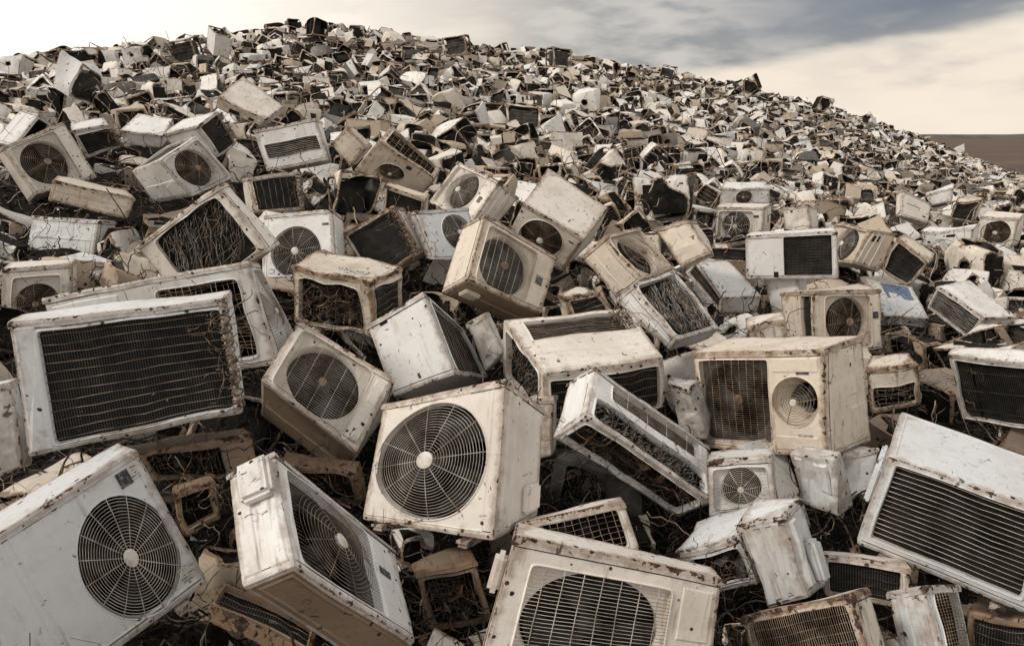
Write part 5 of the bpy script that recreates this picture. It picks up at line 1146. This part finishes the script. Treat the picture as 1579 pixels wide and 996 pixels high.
# a coarse test of what is in view, in picture cells, nearest first
order = sorted(range(len(spots)), key=lambda i: spots[i][0][1])
vis = []
grid = {}
for h_ in hull:
    for gx in range(int(h_[1][0] // 8) + 1, int(h_[2][0] // 8)):
        for gy in range(int(h_[1][1] // 8) + 1, int(h_[2][1] // 8)):
            if grid.get((gx, gy), 99) > h_[3]: grid[(gx, gy)] = h_[3]
for i in order:
    sp = spots[i]; px = project(sp[0]); r_ = .34 * size_px(sp)
    if not (-10 < px[0] < 1590 and -10 < px[1] < 1005): continue
    tot = free = 0
    for gx in range(int((px[0] - r_) // 8), int((px[0] + r_) // 8) + 1):
        for gy in range(int((px[1] - r_) // 8), int((px[1] + r_) // 8) + 1):
            tot += 1
            if grid.get((gx, gy), 99) > sp[0][1]: free += 1
    if free / max(tot, 1) > .25 or id(sp[0]) in SKYN: vis.append((size_px(sp) * math.sqrt(free / max(tot, 1)) + (1e4 if id(sp[0]) in SKYN else 0), i))
    for gx in range(int((px[0] - r_ * .8) // 8) + 1, int((px[0] + r_ * .8) // 8)):
        for gy in range(int((px[1] - r_ * .8) // 8) + 1, int((px[1] + r_ * .8) // 8)):
            grid[(gx, gy)] = min(grid.get((gx, gy), 99), sp[0][1])
vis.sort(reverse=True)
indiv = [i for _, i in vis[:300 - len(POSE)]]
iset = set(indiv)

def words(px, mode, tint, used):
    best = min(LMK, key=lambda L: (L[1][0] - px[0]) ** 2 + 1.6 * (L[1][1] - px[1]) ** 2)
    dx, dy = px[0] - best[1][0], px[1] - best[1][1]; d_ = math.hypot(dx, dy)
    ad, bd = abs(dx), abs(dy)
    if ad < 26 and bd < 26: rel = 'beside'
    elif bd > 2.2 * ad: rel = 'above' if dy < 0 else 'below'
    elif ad > 2.2 * bd: rel = 'left of' if dx < 0 else 'right of'
    else: rel = ('above and ' if dy < 0 else 'below and ') + ('left of' if dx < 0 else 'right of')
    far_ = 'just ' if d_ < 60 else ('' if d_ < 120 else 'well ')
    ridge_row = float(np.interp((px[0] - 789.5) / FPX, RA, RID[:, 2]))
    if px[1] < ridge_row + 16:
        zone = min(((abs(px[0] - c_), t_) for c_, t_ in ((20, 'at the far left'), (130, 'left of the low dip'), (230, 'above the left slope'), (330, 'left of the summit'), (430, 'next to the summit'), (495, 'on the summit'), (560, 'right after the summit'), (650, 'right of the summit'), (760, 'above the middle'), (860, 'above the middle, further right'),
            (960, 'where the slope starts down'), (1080, 'halfway down the slope'), (1180, 'under the grey cloud'), (1290, 'under the pale gap'), (1400, 'near the plain'), (1500, 'against the brown plain'))))[1]
        s_ = 'small %s %s on the skyline %s' % (tint, MW[mode].replace(' with a missing panel', ''), zone)
    else: s_ = '%s %s %s%s the %s' % (tint, MW[mode], far_, rel, best[2])
    return s_

me_cache = {}
def variant_mesh(vi, ti):
    if (vi, ti) in me_cache: return me_cache[(vi, ti)]
    V, F, M, ed = VAR_HI[vi]
    me = bpy.data.meshes.new('crushed_unit'); me.from_pydata(V.tolist(), [], F)
    for m_ in CR_MATS: me.materials.append(m_)
    me.polygons.foreach_set('material_index', M); me.polygons.foreach_set('use_smooth', np.ones(len(F), bool))
    me.attributes.new('edge', 'FLOAT', 'POINT').data.foreach_set('value', ed)
    col = np.tile(np.array([*TINTS[ti][1], 1.0], np.float32), (len(V), 1))
    me.attributes.new('tint', 'FLOAT_COLOR', 'POINT').data.foreach_set('color', col.ravel())
    try: me.set_sharp_from_angle(angle=math.radians(38))
    except Exception: pass
    me.update(); me_cache[(vi, ti)] = me; return me
used = {}
items = []
for i in indiv:
    P, s, vi, q, ti = spots[i]; px = project(P)
    items.append([i, words(px, modes[vi], TINTS[ti][0], used), px])
from collections import defaultdict
byl = defaultdict(list)
for it in items: byl[it[1]].append(it)
ORD = ['', 'second ', 'third ', 'fourth ', 'fifth ', 'sixth ', 'seventh ', 'eighth ']
for lab, L in byl.items():
    if len(L) > 1:
        L.sort(key=lambda it: it[2][0])
        for n_i, it in enumerate(L):
            it[1] = ('leftmost ' if n_i == 0 else 'rightmost ' if n_i == len(L) - 1 else ORD[n_i] + 'from left ' if n_i < 8 else '') + lab
for i, lab, px in items:
    lab = (lab if len(lab.split()) <= 16 else lab.replace('casing with a missing panel', 'casing').replace('casing with a round dark opening', 'holed casing').replace('casing with a square dark front', 'square-fronted casing').replace('well ', '').replace('just ', ''))
    P, s, vi, q, ti = spots[i]
    o = bpy.data.objects.new('air_conditioner_casing', variant_mesh(vi, ti)); COL.objects.link(o)
    o.location = Vector(P) + Vector((0, 0, CZ)); o.rotation_mode = 'QUATERNION'; o.rotation_quaternion = q; o.scale = (s, s, s)
    tag(o, lab, 'air conditioner', 'crushed air conditioner casings heaped on the slope')

def merged(name, sel, src):
    Vs = []; loops = []; starts = []; tots = []; mats = []; eds = []; cols = []; vb = 0; lb = 0
    cache = {}
    for i in sel:
        P, s, vi, q, ti = spots[i]; V, F, M, ed = src[vi]
        if vi not in cache:
            fl = np.array([len(f) for f in F], np.int32); cache[vi] = (np.concatenate([np.array(f, np.int32) for f in F]), fl)
        lf, fl = cache[vi]; R = np.array(q.to_matrix(), np.float32)
        Vs.append((V * s) @ R.T + (P + np.array([0, 0, CZ])).astype(np.float32)); loops.append(lf + vb)
        starts.append(lb + np.concatenate([[0], np.cumsum(fl)[:-1]])); tots.append(fl); mats.append(M); eds.append(ed * 1.0)
        c = np.array([*TINTS[ti][1], 1.0], np.float32) * np.float32(.88 + .2 * ((i * 7919) % 97) / 97); c[3] = 1; cols.append(np.tile(c, (len(V), 1)))
        vb += len(V); lb += len(lf)
    me = bpy.data.meshes.new(name); Va = np.concatenate(Vs); La = np.concatenate(loops).astype(np.int32); Sa = np.concatenate(starts).astype(np.int32)
    me.vertices.add(len(Va)); me.vertices.foreach_set('co', Va.ravel()); me.loops.add(len(La)); me.loops.foreach_set('vertex_index', La)
    me.polygons.add(len(Sa)); me.polygons.foreach_set('loop_start', Sa)
    me.polygons.foreach_set('loop_total', np.concatenate(tots).astype(np.int32))
    for m_ in CR_MATS: me.materials.append(m_)
    me.polygons.foreach_set('material_index', np.concatenate(mats).astype(np.int32))
    me.polygons.foreach_set('use_smooth', np.ones(len(Sa), bool))
    me.update(calc_edges=True)
    me.attributes.new('edge', 'FLOAT', 'POINT').data.foreach_set('value', np.concatenate(eds))
    me.attributes.new('tint', 'FLOAT_COLOR', 'POINT').data.foreach_set('color', np.concatenate(cols).ravel())
    try: me.set_sharp_from_angle(angle=math.radians(38))
    except Exception: pass
    return link(name, me)
rest = [i for i in range(len(spots)) if i not in iset]
o = merged('crushed_casings', rest, VAR_HI)
tag(o, 'countless crushed air conditioner casings covering the far slope of the heap', 'scrap heap', kind='stuff')
print('spots', len(spots), 'rest', len(rest), 'indiv', len(indiv), 'near fill', len(nearpl))

# ------------------------------------------------------------------ loose cables, pipes and torn sheet between the units
rg = random.Random(5)
def heap_pts(n, y0, y1, pw):
    ys_ = np.array([y0 + (y1 - y0) * rg.random() ** pw for _ in range(n)]); xs_ = np.array([rg.uniform(-.86, .86) for _ in range(n)]) * ys_
    zs_ = np.concatenate([heap_z(xs_[i:i + 4000], ys_[i:i + 4000]) for i in range(0, n, 4000)])
    return [(float(a), float(b), float(d)) for a, b, d in zip(xs_, ys_, zs_)]
g = G()
for X_, Y_, Z_ in heap_pts(13000, 2.2, 10.5, 1.2):
    L_ = rg.uniform(.08, .55)
    g.tube(squiggle(rg, (X_, Y_, Z_ + CZ + rg.uniform(-.02, .22)), L_, 0, 10, rg.uniform(.5, 1.6)), rg.choice((.0010, .0014, .002, .0035, .006)), 3, m=rg.choice((0, 0, 0, 1, 2, 3, 3, 3)))
for X_, Y_, Z_ in heap_pts(5200, 9.0, 40.0, 1.0):
    if Y_ > .88 * float(np.interp(X_ / Y_, RA, RID[:, 1])): continue
    g.tube(squiggle(rg, (X_, Y_, Z_ + CZ + rg.uniform(.05, .35)), rg.uniform(.2, .7), 0, 7, rg.uniform(.5, 1.2)), rg.uniform(.004, .009) * (Y_ / 14) ** .5, 3, m=rg.choice((4, 4, 1, 2, 0)))
me = mesh_from('cables', g.V, g.F, [M_WIREDARK, M_WIREOLD, M_COPPER, M_CABLE, M_WIRE], g.M, True)
tag(link('loose_cables', me), 'snarled cables and bent copper pipes lying in the gaps between units', 'cables', kind='stuff')
g = G()
for X_, Y_, Z_ in heap_pts(12000, 2.2, 12.0, 1.25):
    c = Vector((X_, Y_, Z_ + CZ + rg.uniform(-.03, .10))); q = Quaternion((rg.gauss(0, 1), rg.gauss(0, 1), rg.gauss(0, 1)), rg.uniform(0, 6))
    a, b = rg.uniform(.008, .045), rg.uniform(.005, .022); cu = rg.uniform(-.02, .02)
    V = [c + q @ Vector((x * a * rg.uniform(.5, 1.3), y * b * rg.uniform(.3, 1.4), cu * (1 - abs(x)) + rg.uniform(-.008, .008))) for y in (-1, 1) for x in (-1, 0, 1)]
    g.add(V, [(0, 1, 4, 3), (1, 2, 5, 4)], rg.choice((0, 0, 0, 1, 1, 2, 3)) if rg.random() < .95 else 4)
me = mesh_from('scrap_bits', g.V, g.F, [M_DARK, M_DARKG, M_RUST, M_WIREDARK, M_CLOTH], g.M, False)
tag(link('scrap_bits', me), 'dark shreds of metal, plastic and dirt filling the gaps', 'debris', kind='stuff')
